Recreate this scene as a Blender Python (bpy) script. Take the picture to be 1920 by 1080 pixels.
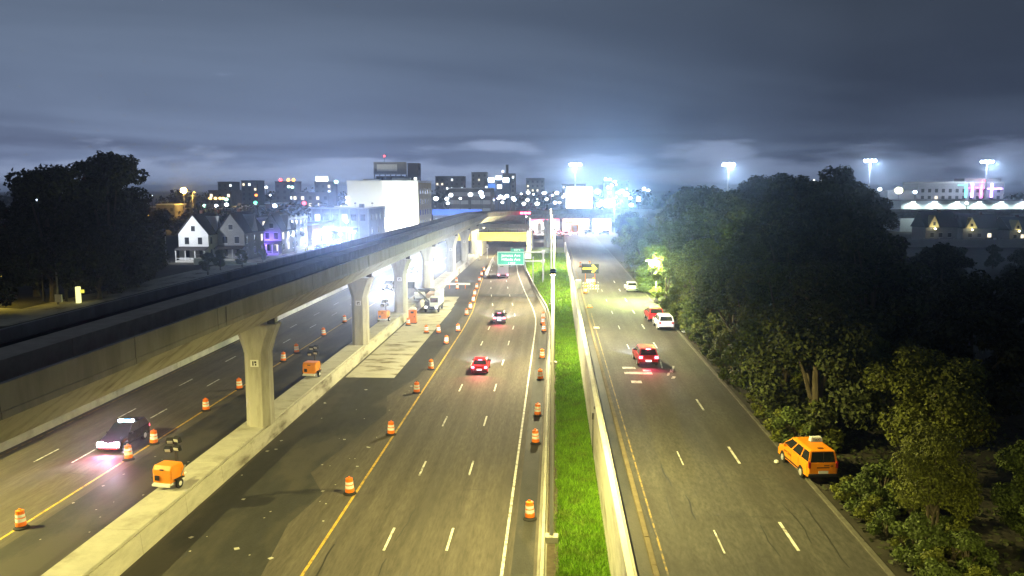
import bpy, bmesh, math, random
import numpy as np
from mathutils import Vector, Matrix
S = bpy.context.scene
for _o in list(bpy.data.objects): bpy.data.objects.remove(_o)
rnd = random.Random(7)
R = math.radians

# ------------------------------------------------------------------ camera, sky, exposure
cam = bpy.data.cameras.new('camera'); co = bpy.data.objects.new('camera', cam); S.collection.objects.link(co)
co.location = (0, 0, 20.0); co.rotation_euler = (R(90 - 6.802), 0, R(2.932))
cam.sensor_width = 36.0; cam.lens = 36.0 * 1551 / 1920; cam.clip_start = 0.3; cam.clip_end = 9000
S.camera = co
S.view_settings.view_transform = 'Standard'; S.view_settings.look = 'None'
S.view_settings.exposure = 1.1; S.view_settings.gamma = 1.0; S.view_settings.use_curve_mapping = False
S.render.engine = 'CYCLES'
S.cycles.use_denoising = True
S.cycles.max_bounces = 5; S.cycles.diffuse_bounces = 3; S.cycles.glossy_bounces = 2; S.cycles.transmission_bounces = 3
S.cycles.sample_clamp_indirect = 1.0; S.cycles.sample_clamp_direct = 40; S.cycles.volume_bounces = 0
S.cycles.use_light_tree = True

W = bpy.data.worlds.new('World'); S.world = W; W.use_nodes = True
nt = W.node_tree; nt.nodes.clear()
def nd(t, **k):
    n = nt.nodes.new(t)
    for a, b in k.items(): setattr(n, a, b)
    return n
out = nd('ShaderNodeOutputWorld'); add = nd('ShaderNodeAddShader')
sky = nd('ShaderNodeTexSky', sky_type='NISHITA', sun_disc=False)
sky.sun_elevation = R(-4); sky.sun_rotation = R(-60)
bg1 = nd('ShaderNodeBackground'); bg1.inputs[1].default_value = 0.05
nt.links.new(sky.outputs[0], bg1.inputs[0])
# overcast lit from below by the city: clouds laid out on a flat layer overhead
tc = nd('ShaderNodeTexCoord'); sep = nd('ShaderNodeSeparateXYZ'); nt.links.new(tc.outputs['Generated'], sep.inputs[0])
zz = nd('ShaderNodeMath', operation='MAXIMUM'); nt.links.new(sep.outputs[2], zz.inputs[0]); zz.inputs[1].default_value = 0.0
za = nd('ShaderNodeMath', operation='ADD'); nt.links.new(zz.outputs[0], za.inputs[0]); za.inputs[1].default_value = 0.045
dx = nd('ShaderNodeMath', operation='DIVIDE'); nt.links.new(sep.outputs[0], dx.inputs[0]); nt.links.new(za.outputs[0], dx.inputs[1])
dy = nd('ShaderNodeMath', operation='DIVIDE'); nt.links.new(sep.outputs[1], dy.inputs[0]); nt.links.new(za.outputs[0], dy.inputs[1])
cmb = nd('ShaderNodeCombineXYZ'); nt.links.new(dx.outputs[0], cmb.inputs[0]); nt.links.new(dy.outputs[0], cmb.inputs[1])
def cloud(scale, detail, lo, hi, loc, sx=1.0, rot=0.0):
    mp = nd('ShaderNodeMapping'); mp.inputs['Location'].default_value = loc; mp.inputs['Scale'].default_value = (sx, 1, 1)
    mp.inputs['Rotation'].default_value = (0, 0, rot)
    nt.links.new(cmb.outputs[0], mp.inputs[0])
    n = nd('ShaderNodeTexNoise'); n.inputs['Scale'].default_value = scale; n.inputs['Detail'].default_value = detail
    n.inputs['Roughness'].default_value = 0.5; n.inputs['Distortion'].default_value = 0.6
    nt.links.new(mp.outputs[0], n.inputs['Vector'])
    r = nd('ShaderNodeMapRange'); r.interpolation_type = 'SMOOTHSTEP'; nt.links.new(n.outputs[0], r.inputs[0])
    r.inputs[1].default_value = lo; r.inputs[2].default_value = hi
    return r.outputs[0]
def mixc(f, a, b):
    m = nd('ShaderNodeMix', data_type='RGBA')
    for i, v in ((0, f), (6, a), (7, b)):
        if isinstance(v, (tuple, float)): m.inputs[i].default_value = v
        else: nt.links.new(v, m.inputs[i])
    return m.outputs[2]
c1 = cloud(0.22, 6, 0.32, 0.68, (3.1, 1.7, 0), 0.8, 0.25)
c2 = cloud(0.55, 7, 0.46, 0.66, (8.3, 2.2, 0), 1.0, 0.2)
# glow of the city towards the horizon, all round
hg = nd('ShaderNodeMapRange'); nt.links.new(zz.outputs[0], hg.inputs[0])
hg.inputs[1].default_value = 0.0; hg.inputs[2].default_value = 0.32; hg.inputs[3].default_value = 1.0; hg.inputs[4].default_value = 0.0
hp = nd('ShaderNodeMath', operation='POWER'); nt.links.new(hg.outputs[0], hp.inputs[0]); hp.inputs[1].default_value = 2.0
base = mixc(hp.outputs[0], (0.048, 0.064, 0.093, 1), (0.078, 0.112, 0.195, 1))
dark = mixc(c1, (0.62, 0.64, 0.68, 1), (1.20, 1.18, 1.14, 1))
mul = nd('ShaderNodeMix', data_type='RGBA', blend_type='MULTIPLY'); mul.inputs[0].default_value = 1.0
nt.links.new(base, mul.inputs[6]); nt.links.new(dark, mul.inputs[7])
# the city centre ahead throws more light on its own clouds than the park side does
dr = nd('ShaderNodeVectorMath', operation='DOT_PRODUCT'); nt.links.new(tc.outputs['Generated'], dr.inputs[0]); dr.inputs[1].default_value = (-0.42, 0.90, 0.0)
dm = nd('ShaderNodeMapRange'); nt.links.new(dr.outputs['Value'], dm.inputs[0])
dm.inputs[1].default_value = 0.70; dm.inputs[2].default_value = 0.97; dm.inputs[3].default_value = 0.42; dm.inputs[4].default_value = 1.0
mul2 = nd('ShaderNodeMix', data_type='RGBA', blend_type='MULTIPLY'); mul2.inputs[0].default_value = 1.0
nt.links.new(mul.outputs[2], mul2.inputs[6]); nt.links.new(dm.outputs[0], mul2.inputs[7])
bk = nd('ShaderNodeMapping'); bk.inputs['Scale'].default_value = (7, 7, 34); nt.links.new(tc.outputs['Generated'], bk.inputs[0])
bn = nd('ShaderNodeTexNoise'); bn.inputs['Scale'].default_value = 1.0; bn.inputs['Detail'].default_value = 6; nt.links.new(bk.outputs[0], bn.inputs['Vector'])
bh = nd('ShaderNodeMapRange'); nt.links.new(sep.outputs[2], bh.inputs[0]); bh.inputs[1].default_value = .085; bh.inputs[2].default_value = .02; bh.inputs[3].default_value = -.28; bh.inputs[4].default_value = .12
bs = nd('ShaderNodeMath', operation='ADD'); nt.links.new(bn.outputs[0], bs.inputs[0]); nt.links.new(bh.outputs[0], bs.inputs[1])
br_ = nd('ShaderNodeMapRange'); br_.interpolation_type = 'SMOOTHSTEP'; nt.links.new(bs.outputs[0], br_.inputs[0]); br_.inputs[1].default_value = .46; br_.inputs[2].default_value = .60; br_.inputs[4].default_value = .85
cl2 = nd('ShaderNodeMath', operation='MULTIPLY'); nt.links.new(br_.outputs[0], cl2.inputs[0]); nt.links.new(dm.outputs[0], cl2.inputs[1])
wisp = mixc(cl2.outputs[0], mul2.outputs[2], (0.150, 0.190, 0.285, 1))
bg2 = nd('ShaderNodeBackground'); nt.links.new(wisp, bg2.inputs[0]); bg2.inputs[1].default_value = 1.0
nt.links.new(bg1.outputs[0], add.inputs[0]); nt.links.new(bg2.outputs[0], add.inputs[1]); nt.links.new(add.outputs[0], out.inputs[0])

# ------------------------------------------------------------------ materials
MATS = {}
def mat(name, col, rough=0.8, metal=0.0, var=0.0, scale=1.0, bump=0.0, spec=0.3, emit=None, es=0.0, sample=True, island=0.0,
        dirt=None, dscale=0.3, dlo=0.5, dhi=0.7, tr=0.0, stretch=None, streak=0.0):
    if name in MATS: return MATS[name]
    m = bpy.data.materials.new(name); m.use_nodes = True
    t = m.node_tree; b = t.nodes['Principled BSDF']
    b.inputs['Roughness'].default_value = rough; b.inputs['Metallic'].default_value = metal
    b.inputs['Specular IOR Level'].default_value = spec
    col = tuple(col) + (1,)
    b.inputs['Base Color'].default_value = col
    L = t.links.new
    src = None
    if var or dirt or bump:
        tcn = t.nodes.new('ShaderNodeNewGeometry'); vec = tcn.outputs['Position']
        if stretch:
            mp = t.nodes.new('ShaderNodeMapping'); mp.inputs['Scale'].default_value = stretch; L(vec, mp.inputs[0]); vec = mp.outputs[0]
    if var:
        n = t.nodes.new('ShaderNodeTexNoise'); n.inputs['Scale'].default_value = scale; n.inputs['Detail'].default_value = 8
        n.inputs['Roughness'].default_value = 0.65
        L(vec, n.inputs['Vector'])
        r = t.nodes.new('ShaderNodeMapRange'); L(n.outputs[0], r.inputs[0]); r.inputs[1].default_value = 0.25; r.inputs[2].default_value = 0.75
        r.inputs[3].default_value = 1 - var; r.inputs[4].default_value = 1 + var
        mx = t.nodes.new('ShaderNodeMix'); mx.data_type = 'RGBA'; mx.blend_type = 'MULTIPLY'; mx.inputs[0].default_value = 1
        mx.inputs[6].default_value = col; L(r.outputs[0], mx.inputs[7]); src = mx.outputs[2]
    if dirt:
        n = t.nodes.new('ShaderNodeTexNoise'); n.inputs['Scale'].default_value = dscale; n.inputs['Detail'].default_value = 6
        n.inputs['Roughness'].default_value = 0.6
        L(vec, n.inputs['Vector'])
        r = t.nodes.new('ShaderNodeMapRange'); L(n.outputs[0], r.inputs[0]); r.inputs[1].default_value = dlo; r.inputs[2].default_value = dhi
        mx = t.nodes.new('ShaderNodeMix'); mx.data_type = 'RGBA'; L(r.outputs[0], mx.inputs[0])
        if src: L(src, mx.inputs[6])
        else: mx.inputs[6].default_value = col
        mx.inputs[7].default_value = tuple(dirt) + (1,); src = mx.outputs[2]
    if streak:
        mp2 = t.nodes.new('ShaderNodeMapping'); mp2.inputs['Scale'].default_value = (1.15, .012, 1); L(tcn.outputs['Position'], mp2.inputs[0])
        n = t.nodes.new('ShaderNodeTexNoise'); n.inputs['Scale'].default_value = 1.0; n.inputs['Detail'].default_value = 3; L(mp2.outputs[0], n.inputs['Vector'])
        r = t.nodes.new('ShaderNodeMapRange'); L(n.outputs[0], r.inputs[0]); r.inputs[1].default_value = .35; r.inputs[2].default_value = .65; r.inputs[3].default_value = 1 - streak; r.inputs[4].default_value = 1 + streak
        mx = t.nodes.new('ShaderNodeMix'); mx.data_type = 'RGBA'; mx.blend_type = 'MULTIPLY'; mx.inputs[0].default_value = 1; L(src, mx.inputs[6]); L(r.outputs[0], mx.inputs[7]); src = mx.outputs[2]
    if island:
        g = t.nodes.new('ShaderNodeNewGeometry')
        r = t.nodes.new('ShaderNodeMapRange'); L(g.outputs['Random Per Island'], r.inputs[0]); r.inputs[3].default_value = 1 - island; r.inputs[4].default_value = 1 + island
        mx = t.nodes.new('ShaderNodeMix'); mx.data_type = 'RGBA'; mx.blend_type = 'MULTIPLY'; mx.inputs[0].default_value = 1
        if src: L(src, mx.inputs[6])
        else: mx.inputs[6].default_value = col
        L(r.outputs[0], mx.inputs[7]); src = mx.outputs[2]
    if src: L(src, b.inputs['Base Color'])
    if bump:
        n = t.nodes.new('ShaderNodeTexNoise'); n.inputs['Scale'].default_value = max(scale * 8, 12); n.inputs['Detail'].default_value = 4
        L(vec, n.inputs['Vector'])
        bp = t.nodes.new('ShaderNodeBump'); bp.inputs['Strength'].default_value = bump; bp.inputs['Distance'].default_value = 0.03
        L(n.outputs[0], bp.inputs['Height']); L(bp.outputs[0], b.inputs['Normal'])
    if emit is not None:
        b.inputs['Emission Color'].default_value = tuple(emit) + (1,); b.inputs['Emission Strength'].default_value = es
        if not sample: m.cycles.emission_sampling = 'NONE'
    if tr:
        b.inputs['Transmission Weight'].default_value = tr
    MATS[name] = m
    return m

asphalt = mat('asphalt', (0.083, 0.073, 0.062), 0.85, var=0.42, scale=3.4, bump=0.6, dirt=(0.052, 0.047, 0.043), dscale=0.3, dlo=0.44, dhi=0.72, stretch=(1.8, 0.22, 1), streak=.18)
asphalt_svc = mat('asphalt_worn', (0.062, 0.059, 0.052), 0.85, var=0.48, scale=4.5, bump=0.8, dirt=(0.040, 0.037, 0.034), dscale=0.35, dlo=0.42, dhi=0.7, stretch=(1.4, 0.4, 1), streak=.15)
asphalt_new = mat('asphalt_new', (0.030, 0.030, 0.029), 0.75, var=0.3, scale=1.5, bump=0.5, dirt=(0.052, 0.048, 0.042), dscale=0.30, dlo=0.5, dhi=0.60, stretch=(1, 0.35, 1))
dirt_m = mat('dirt', (0.085, 0.070, 0.048), 0.95, var=0.5, scale=2.5, bump=0.7)
soil = mat('soil', (0.035, 0.032, 0.024), 0.95, var=0.5, scale=0.4, bump=0.5)
lawn_soil = mat('lawn_soil', (0.055, 0.095, 0.014), 0.95, var=0.4, scale=1.2)
concrete = mat('concrete', (0.42, 0.405, 0.355), 0.85, var=0.16, scale=0.9, bump=0.25, dirt=(0.24, 0.225, 0.19), dscale=0.5, dlo=0.52, dhi=0.75)
concrete_dirty = mat('concrete_stained', (0.44, 0.42, 0.36), 0.88, var=0.25, scale=1.1, bump=0.4, dirt=(0.14, 0.125, 0.10), dscale=0.55, dlo=0.50, dhi=0.68, stretch=(1, 0.45, 1.6))
concrete_pier = mat('concrete_pier', (0.42, 0.405, 0.36), 0.85, var=0.12, scale=1.0, bump=0.25, dirt=(0.22, 0.205, 0.175), dscale=0.9, dlo=0.47, dhi=0.72, stretch=(1, 1, 0.22))
concrete_slab = mat('concrete_slab', (0.42, 0.40, 0.33), 0.85, var=0.2, scale=0.8, bump=0.3, dirt=(0.13, 0.11, 0.07), dscale=0.45, dlo=0.52, dhi=0.64, stretch=(0.5, 1.3, 1))
panel_gray = mat('panel_gray', (0.25, 0.235, 0.205), 0.75, var=0.2, scale=1.2, bump=0.3, dirt=(0.18, 0.167, 0.145), dscale=0.7, dlo=0.48, dhi=0.7, stretch=(1, 1, .25))
walk_gray = mat('walkway_gray', (0.38, 0.32, 0.23), 0.85, var=0.25, scale=1.2, bump=0.3)
track_dark = mat('track_dark', (0.032, 0.024, 0.015), 0.9, var=0.3, scale=1.0)
rail_m = mat('rail_steel', (0.07, 0.065, 0.06), 0.45, 0.8)
white_paint = mat('white_paint', (0.60, 0.59, 0.55), 0.7, var=0.3, scale=3.0, dirt=(0.16, 0.15, 0.135), dscale=2.4, dlo=0.48, dhi=0.66)
yellow_paint = mat('yellow_paint', (0.52, 0.34, 0.05), 0.7, var=0.3, scale=3.0, dirt=(0.16, 0.12, 0.05), dscale=2.2, dlo=0.46, dhi=0.66)
yellow_worn = mat('yellow_paint_worn', (0.26, 0.18, 0.05), 0.75, var=0.4, scale=3.0, dirt=(0.075, 0.066, 0.05), dscale=1.6, dlo=0.42, dhi=0.6)
kerb_dark = mat('kerb_dark', (0.10, 0.095, 0.08), 0.9, var=0.4, scale=1.4, bump=0.4)
wall_pale = mat('wall_pale', (0.62, 0.60, 0.54), 0.88, var=0.18, scale=1.1, bump=0.4, dirt=(0.30, 0.28, 0.23), dscale=0.5, dlo=0.54, dhi=0.74, stretch=(1, 0.45, 1.6))
curb_m = mat('curb_stone', (0.115, 0.092, 0.055), 0.9, var=0.3, scale=1.4, bump=0.4)
steel = mat('galvanised_steel', (0.42, 0.42, 0.45), 0.5, 0.1, var=0.1, scale=1.5)
steel_dk = mat('dark_steel', (0.05, 0.05, 0.055), 0.5, 0.3)
black = mat('black_plastic', (0.016, 0.016, 0.017), 0.6)
rubber = mat('rubber', (0.022, 0.022, 0.022), 0.9)
glass = mat('dark_glass', (0.012, 0.014, 0.017), 0.08, spec=0.6)
chrome = mat('bright_metal', (0.6, 0.6, 0.6), 0.25, 0.9)
orange = mat('orange_plastic', (0.85, 0.20, 0.018), 0.5, var=0.1, scale=3)
orange_eq = mat('orange_enamel', (0.82, 0.28, 0.012), 0.4, var=0.1, scale=2)
reflective = mat('reflective_white', (0.86, 0.84, 0.80), 0.35)
plate_m = mat('number_plate', (0.75, 0.75, 0.72), 0.5)
sign_green = mat('sign_green', (0.0, 0.24, 0.17), 0.4)
white_m = mat('white_enamel', (0.72, 0.72, 0.70), 0.45, var=0.06, scale=2)
bark = mat('bark', (0.085, 0.070, 0.050), 0.95, var=0.35, scale=4.0, bump=0.7, stretch=(1, 1, 0.25))
leaf_a = mat('leaf_mid', (0.050, 0.072, 0.013), 0.65, island=0.55)
leaf_b = mat('leaf_dark', (0.036, 0.046, 0.012), 0.7, island=0.6)
leaf_c = mat('leaf_yellow', (0.085, 0.098, 0.012), 0.65, island=0.5)
leaf_d = mat('leaf_deep', (0.028, 0.031, 0.010), 0.75, island=0.6)
grass_m = mat('grass_blade', (0.140, 0.29, 0.010), 0.7, island=0.6, var=.3, scale=.9, dirt=(0.12, 0.14, 0.025), dscale=.5, dlo=.5, dhi=.75)
def E(name, col, s, sample=False): return mat(name, (0.02, 0.02, 0.02), 0.5, emit=col, es=s, sample=sample)
e_warm = E('lamp_warm', (1, 0.86, 0.45), 25); e_white = E('lamp_white', (0.92, 0.96, 1.0), 30); e_blue = E('lamp_blue_white', (0.62, 0.76, 1.0), 60)
e_red = E('lamp_red', (1, 0.04, 0.05), 6); e_tail = E('tail_light', (1, 0.05, 0.09), 9); e_brake = E('brake_light', (1, 0.08, 0.14), 14)
e_tail_off = mat('tail_lens', (0.35, 0.02, 0.02), 0.25)
e_head = E('headlight', (0.90, 0.92, 1.0), 40); e_amber = E('amber_light', (1, 0.42, 0.04), 5); e_green = E('signal_green', (0.08, 1, 0.5), 4)
e_arrow = E('arrow_lamp', (1, 0.78, 0.02), 2.6); e_plate = E('lit_plate', (1, 0.95, 0.95), 1.4)
e_purple = E('lamp_purple', (0.30, 0.16, 1.0), 5); e_pink = E('lamp_magenta', (1, 0.12, 0.7), 2.5); e_cyan = E('lamp_cyan', (0.15, 0.9, 0.85), 1.6)
e_win = E('window_lit', (1, 0.85, 0.60), 0.9); e_winw = E('window_white', (0.85, 0.95, 1.0), 1.6); e_winy = E('window_amber', (1, 0.62, 0.12), 1.6)
lens_off = mat('lamp_lens', (0.55, 0.55, 0.52), 0.2)

# ------------------------------------------------------------------ mesh helpers
class MB:
    def __init__(s): s.v = []; s.f = []; s.m = []
    def add(s, vs, fs, mi=0):
        o = len(s.v); s.v += [tuple(v) for v in vs]; s.f += [[o + i for i in f] for f in fs]; s.m += [mi] * len(fs); return s
    def box(s, x0, x1, y0, y1, z0, z1, mi=0, b=0.0):
        if b > 0:
            vs = []
            for (ix, iy, z) in ((b, b, z0), (0, 0, z0 + b), (0, 0, z1 - b), (b, b, z1)):
                vs += [(x0 + ix, y0 + iy, z), (x1 - ix, y0 + iy, z), (x1 - ix, y1 - iy, z), (x0 + ix, y1 - iy, z)]
            fs = [[3, 2, 1, 0], [12, 13, 14, 15]]
            for k in range(3):
                for j in range(4):
                    a = k * 4 + j; c = k * 4 + (j + 1) % 4; fs.append([a, c, c + 4, a + 4])
            return s.add(vs, fs, mi)
        vs = [(x0, y0, z0), (x1, y0, z0), (x1, y1, z0), (x0, y1, z0), (x0, y0, z1), (x1, y0, z1), (x1, y1, z1), (x0, y1, z1)]
        return s.add(vs, [[3, 2, 1, 0], [4, 5, 6, 7], [0, 1, 5, 4], [1, 2, 6, 5], [2, 3, 7, 6], [3, 0, 4, 7]], mi)
    def lathe(s, prof, n=16, c=(0, 0), mi=0, axis='z', caps=True):
        vs = []
        for (r, z) in prof:
            for k in range(n):
                a = 2 * math.pi * k / n; p, q = r * math.cos(a), r * math.sin(a)
                vs.append((c[0] + p, c[1] + q, z) if axis == 'z' else ((z, c[0] + p, c[1] + q) if axis == 'x' else (c[0] + p, z, c[1] + q)))
        fs = []
        for i in range(len(prof) - 1):
            for k in range(n):
                a = i * n + k; b = i * n + (k + 1) % n; fs.append([a, b, b + n, a + n])
        if caps: fs.append(list(range(n))[::-1]); fs.append([(len(prof) - 1) * n + k for k in range(n)])
        return s.add(vs, fs, mi)
    def tube(s, pts, r, n=8, mi=0):
        pts = [Vector(p) for p in pts]; rs = r if isinstance(r, (list, tuple)) else [r] * len(pts)
        vs = []
        for i, p in enumerate(pts):
            d = (pts[min(i + 1, len(pts) - 1)] - pts[max(i - 1, 0)]).normalized()
            u = d.cross(Vector((0, 0, 1)) if abs(d.z) < 0.95 else Vector((1, 0, 0))).normalized(); w = d.cross(u)
            for k in range(n):
                a = 2 * math.pi * k / n; vs.append(p + rs[i] * (math.cos(a) * u + math.sin(a) * w))
        fs = []
        for i in range(len(pts) - 1):
            for k in range(n):
                a = i * n + k; b = i * n + (k + 1) % n; fs.append([a, b, b + n, a + n])
        fs.append(list(range(n))[::-1]); fs.append([(len(pts) - 1) * n + k for k in range(n)])
        return s.add(vs, fs, mi)
    def prism(s, poly, a, b, axis='x', mi=0, ins=0.0, bev=0.0):
        """polygon of 2D points extruded along an axis; ends optionally inset (rounded look)"""
        def P(p, t): return (t, p[0], p[1]) if axis == 'x' else ((p[0], t, p[1]) if axis == 'y' else (p[0], p[1], t))
        n = len(poly); cx = sum(p[0] for p in poly) / n; cy = sum(p[1] for p in poly) / n
        sm = [(cx + (p[0] - cx) * (1 - ins), cy + (p[1] - cy) * (1 - ins)) for p in poly]
        rings = [(sm, a), (poly, a + bev), (poly, b - bev), (sm, b)] if ins else [(poly, a), (poly, b)]
        vs = []
        for pl, t in rings: vs += [P(p, t) for p in pl]
        fs = [list(range(n))[::-1], [(len(rings) - 1) * n + k for k in range(n)]]
        for i in range(len(rings) - 1):
            for k in range(n):
                p = i * n + k; q = i * n + (k + 1) % n; fs.append([p, q, q + n, p + n])
        return s.add(vs, fs, mi)
    def quad(s, a, b, c, d, mi=0): return s.add([a, b, c, d], [[0, 1, 2, 3]], mi)
    def mesh(s, name, mats):
        me = bpy.data.meshes.new(name); me.from_pydata(s.v, [], s.f)
        for m in (mats if isinstance(mats, (list, tuple)) else [mats]):
            if m: me.materials.append(m)
        me.polygons.foreach_set('material_index', s.m)
        bm = bmesh.new(); bm.from_mesh(me); bmesh.ops.recalc_face_normals(bm, faces=bm.faces); bm.to_mesh(me); bm.free()
        return me
    def build(s, name, mats, parent=None, smooth=False, loc=None):
        me = s.mesh(name, mats)
        if smooth: me.shade_smooth() if hasattr(me, 'shade_smooth') else None
        return link(name, me, parent, loc)
def link(name, me, parent=None, loc=None, rot=None):
    o = bpy.data.objects.new(name, me); S.collection.objects.link(o)
    if parent: o.parent = parent
    if loc: o.location = loc
    if rot: o.rotation_euler = rot
    return o
def tag(o, label=None, cat=None, group=None, kind=None):
    if label: o['label'] = label
    if cat: o['category'] = cat
    if group: o['group'] = group
    if kind: o['kind'] = kind
    return o
def thing(name, label, cat, loc=(0, 0, 0), rz=0.0, group=None):
    o = bpy.data.objects.new(name, None); S.collection.objects.link(o); o.location = loc; o.rotation_euler = (0, 0, rz)
    o.empty_display_size = 0.2
    return tag(o, label, cat, group)
def spare(*a): pass
def dup(o, loc=None, rz=None, label=None, group=None, scale=None, parent=None):
    c = o.copy(); S.collection.objects.link(c)
    if parent: c.parent = parent
    if loc is not None: c.location = loc
    if rz is not None: c.rotation_euler = (0, 0, rz)
    if label: c['label'] = label
    if group: c['group'] = group
    if scale: c.scale = scale if isinstance(scale, (tuple, list)) else (scale,) * 3
    for ch in list(o.children): dup(ch, parent=c)
    return c
def spot(name, parent, loc, target, power, col, ang=140, blend=0.6, rad=0.2):
    l = bpy.data.lights.new(name, 'SPOT'); l.energy = power; l.color = col; l.spot_size = R(ang); l.spot_blend = blend; l.shadow_soft_size = rad
    o = bpy.data.objects.new(name, l); S.collection.objects.link(o); o.location = loc
    d = Vector(target) - Vector(loc); o.rotation_euler = d.to_track_quat('-Z', 'Y').to_euler()
    if parent: o.parent = parent
    return o
def interp(tab, y):
    if y <= tab[0][0]: return tab[0][1]
    for (a, b), (c, d) in zip(tab, tab[1:]):
        if y <= c: return b + (d - b) * (y - a) / (c - a)
    return tab[-1][1]
# ------------------------------------------------------------------ setting: ground, roads, markings
Y0, Y1 = -40.0, 330.0
XB = [(120, -0.75), (128, -0.95), (137, -1.5), (159, -3.6), (168, -4.4), (197, -6.8), (225, -8.4), (250, -9.0), (330, -9.0)]   # kerb barrier of the expressway
XY = [(118, -13.05), (135, -13.4), (150, -14.3), (188, -16.3), (222, -17.6), (250, -18.2), (330, -18.2)]                          # yellow line
def gz(x, y):    # grass bank between expressway and retaining wall
    t = max(0.0, min(1.0, (y - 112) / 50.0)); xb = interp(XB, y)
    w = max(0.0, min(1.0, (x - xb - 0.3) / 2.0)); return 0.12 + 0.12 * w + 1.7 * t * t * w
g = MB()
prof = [(-3500, 3.44), (-42.75, 3.44), (-42.75, -0.05), (3.38, -0.05), (3.38, 3.44), (3500, 3.44)]
ys = [-60, 335]
for i in range(len(prof) - 1):
    (xa, za), (xb, zb) = prof[i], prof[i + 1]
    g.quad((xa, -60, za), (xb, -60, zb), (xb, 335, zb), (xa, 335, za))
g.quad((-42.75, 335, -0.05), (3.38, 335, -0.05), (3.38, 335, 3.44), (-42.75, 335, 3.44))
g.quad((-3500, 335, 3.44), (3500, 335, 3.44), (3500, 7000, 3.44), (-3500, 7000, 3.44))
g.quad((-3500, -60, 3.44), (3500, -60, 3.44), (3500, -1500, 3.44), (-3500, -1500, 3.44))
tag(g.build('ground', soil), 'dark bare ground stretching to the horizon', kind='structure')

road = MB()
for i in range(37):
    ya, yb = Y0 + i * 10, Y0 + i * 10 + 10
    road.quad((-42.3, ya, 0), (interp(XB, ya) + 0.2, ya, 0), (interp(XB, yb) + 0.2, yb, 0), (-42.3, yb, 0))
expressway = tag(road.build('expressway', asphalt), 'grey asphalt expressway running away beside the viaduct', kind='structure')
sv = MB(); sv.quad((4.4, Y0, 3.5), (14.5, Y0, 3.5), (14.5, 300, 3.5), (4.4, 300, 3.5))
service_road = tag(sv.build('service_road', asphalt_svc), 'worn asphalt service road beside the dark trees', kind='structure')
cs = MB(); cs.quad((-60, 300, 3.496), (90, 300, 3.496), (90, 318, 3.496), (-60, 318, 3.496))
tag(cs.build('cross_street', asphalt_svc), 'cross street beyond the elevated railway curve', kind='structure')
ws = MB(); ws.quad((-66, Y0, 3.49), (-47, Y0, 3.49), (-47, 300, 3.49), (-66, 300, 3.49))
tag(ws.build('side_street', asphalt_svc), 'street in front of the houses beyond the viaduct', kind='structure')
fp = MB(); fp.quad((-74, 96, 3.478), (-66.4, 96, 3.478), (-66.4, 300, 3.478), (-74, 300, 3.478))
tag(fp.build('sidewalk', concrete_dirty), 'pale sidewalk in front of the row of houses', kind='structure')
dw = MB(); dw.quad((-78, 100, 3.51), (-66.5, 104, 3.51), (-66.5, 108.5, 3.51), (-78, 111, 3.51))
tag(dw.build('driveway', concrete), 'pale paved driveway apron under the dark trees', kind='structure')

sh = MB()   # fresh dark asphalt shoulder with ragged edge
pts = [(20, -14.6), (38, -14.9), (47, -15.9), (52, -15.2), (56, -17.2), (64, -16.0), (72, -15.0), (78, -16.2), (86, -14.6), (100, -14.2), (115, -14.3), (140, -14.9), (152, -16), (175, -17.2), (200, -18), (235, -19)]
for (a, xa), (b, xb) in zip(pts, pts[1:]): sh.quad((-22.3, a, .004), (xa, a, .004), (xb, b, .004), (-22.3, b, .004))
tag(sh.build('shoulder', asphalt_new), 'dark fresh asphalt shoulder beside the median', kind='structure')
pt = MB()
pt.quad((-15.2, 154, .005), (interp(XB, 154) - .35, 153.2, .005), (interp(XB, 158) - .35, 157.4, .005), (-15.2, 158, .005))
pt.quad((-31.0, 20, .004), (-25.0, 20, .004), (-25.0, 120, .004), (-30.4, 120, .004))
pt.quad((-2.2, 20, .004), (-1.0, 20, .004), (-1.0, 118, .004), (-2.1, 118, .004))
pt.build('asphalt_patch', asphalt_new, expressway)  # darker strips laid over the lanes

slab = None     # concrete slabs in the shoulder
for k in range(12):
    ya = 85.8 + k * 5.6; yb = ya + 5.57
    xr = -17.0 + (0.0 if ya < 130 else -(ya - 130) * 0.04)
    m = MB().box(-22.25, xr, ya, yb, -0.02, 0.022 + 0.004 * (k % 2))
    m.build('concrete_slab', concrete_slab, expressway)

def dashes(parent, xf, y_s, y_e, step, L, w, z, m, name='lane_dash', skip=()):
    me = MB().quad((-w / 2, -L / 2, 0), (w / 2, -L / 2, 0), (w / 2, L / 2, 0), (-w / 2, L / 2, 0)).mesh(name, m)
    y = y_s; k = 0
    while y < y_e:
        if k not in skip:
            dxy = (xf(y + 1) - xf(y - 1)) / 2
            link(name, me, parent, (xf(y), y, z), (0, 0, -math.atan(dxy)))
        y += step; k += 1
def line(parent, xf, ya, yb, w, z, m, name='edge_line', step=6):
    b = MB(); y = ya
    while y < yb - 1e-6:
        y2 = min(y + step, yb); b.quad((xf(y) - w / 2, y, z), (xf(y) + w / 2, y, z), (xf(y2) + w / 2, y2, z), (xf(y2) - w / 2, y2, z)); y = y2
    b.build(name, m, parent)
ew = expressway
dashes(ew, lambda y: interp(XB, y) - (8.65 - max(0, y - 150) * .006), 33.0, 235, 12.2, 3.1, .14, .008, white_paint)
dashes(ew, lambda y: interp(XB, y) - (5.15 - max(0, y - 150) * .004), 33.1, 235, 12.25, 3.1, .14, .008, white_paint)
line(ew, lambda y: interp(XB, y) - 1.9, 20, 260, .16, .008, white_paint)
line(ew, lambda y: interp(XY, y), 20, 260, .17, .008, yellow_paint)
dashes(ew, lambda y: -38.3, 34.9, 250, 11.95, 3.1, .14, .008, white_paint)
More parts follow.
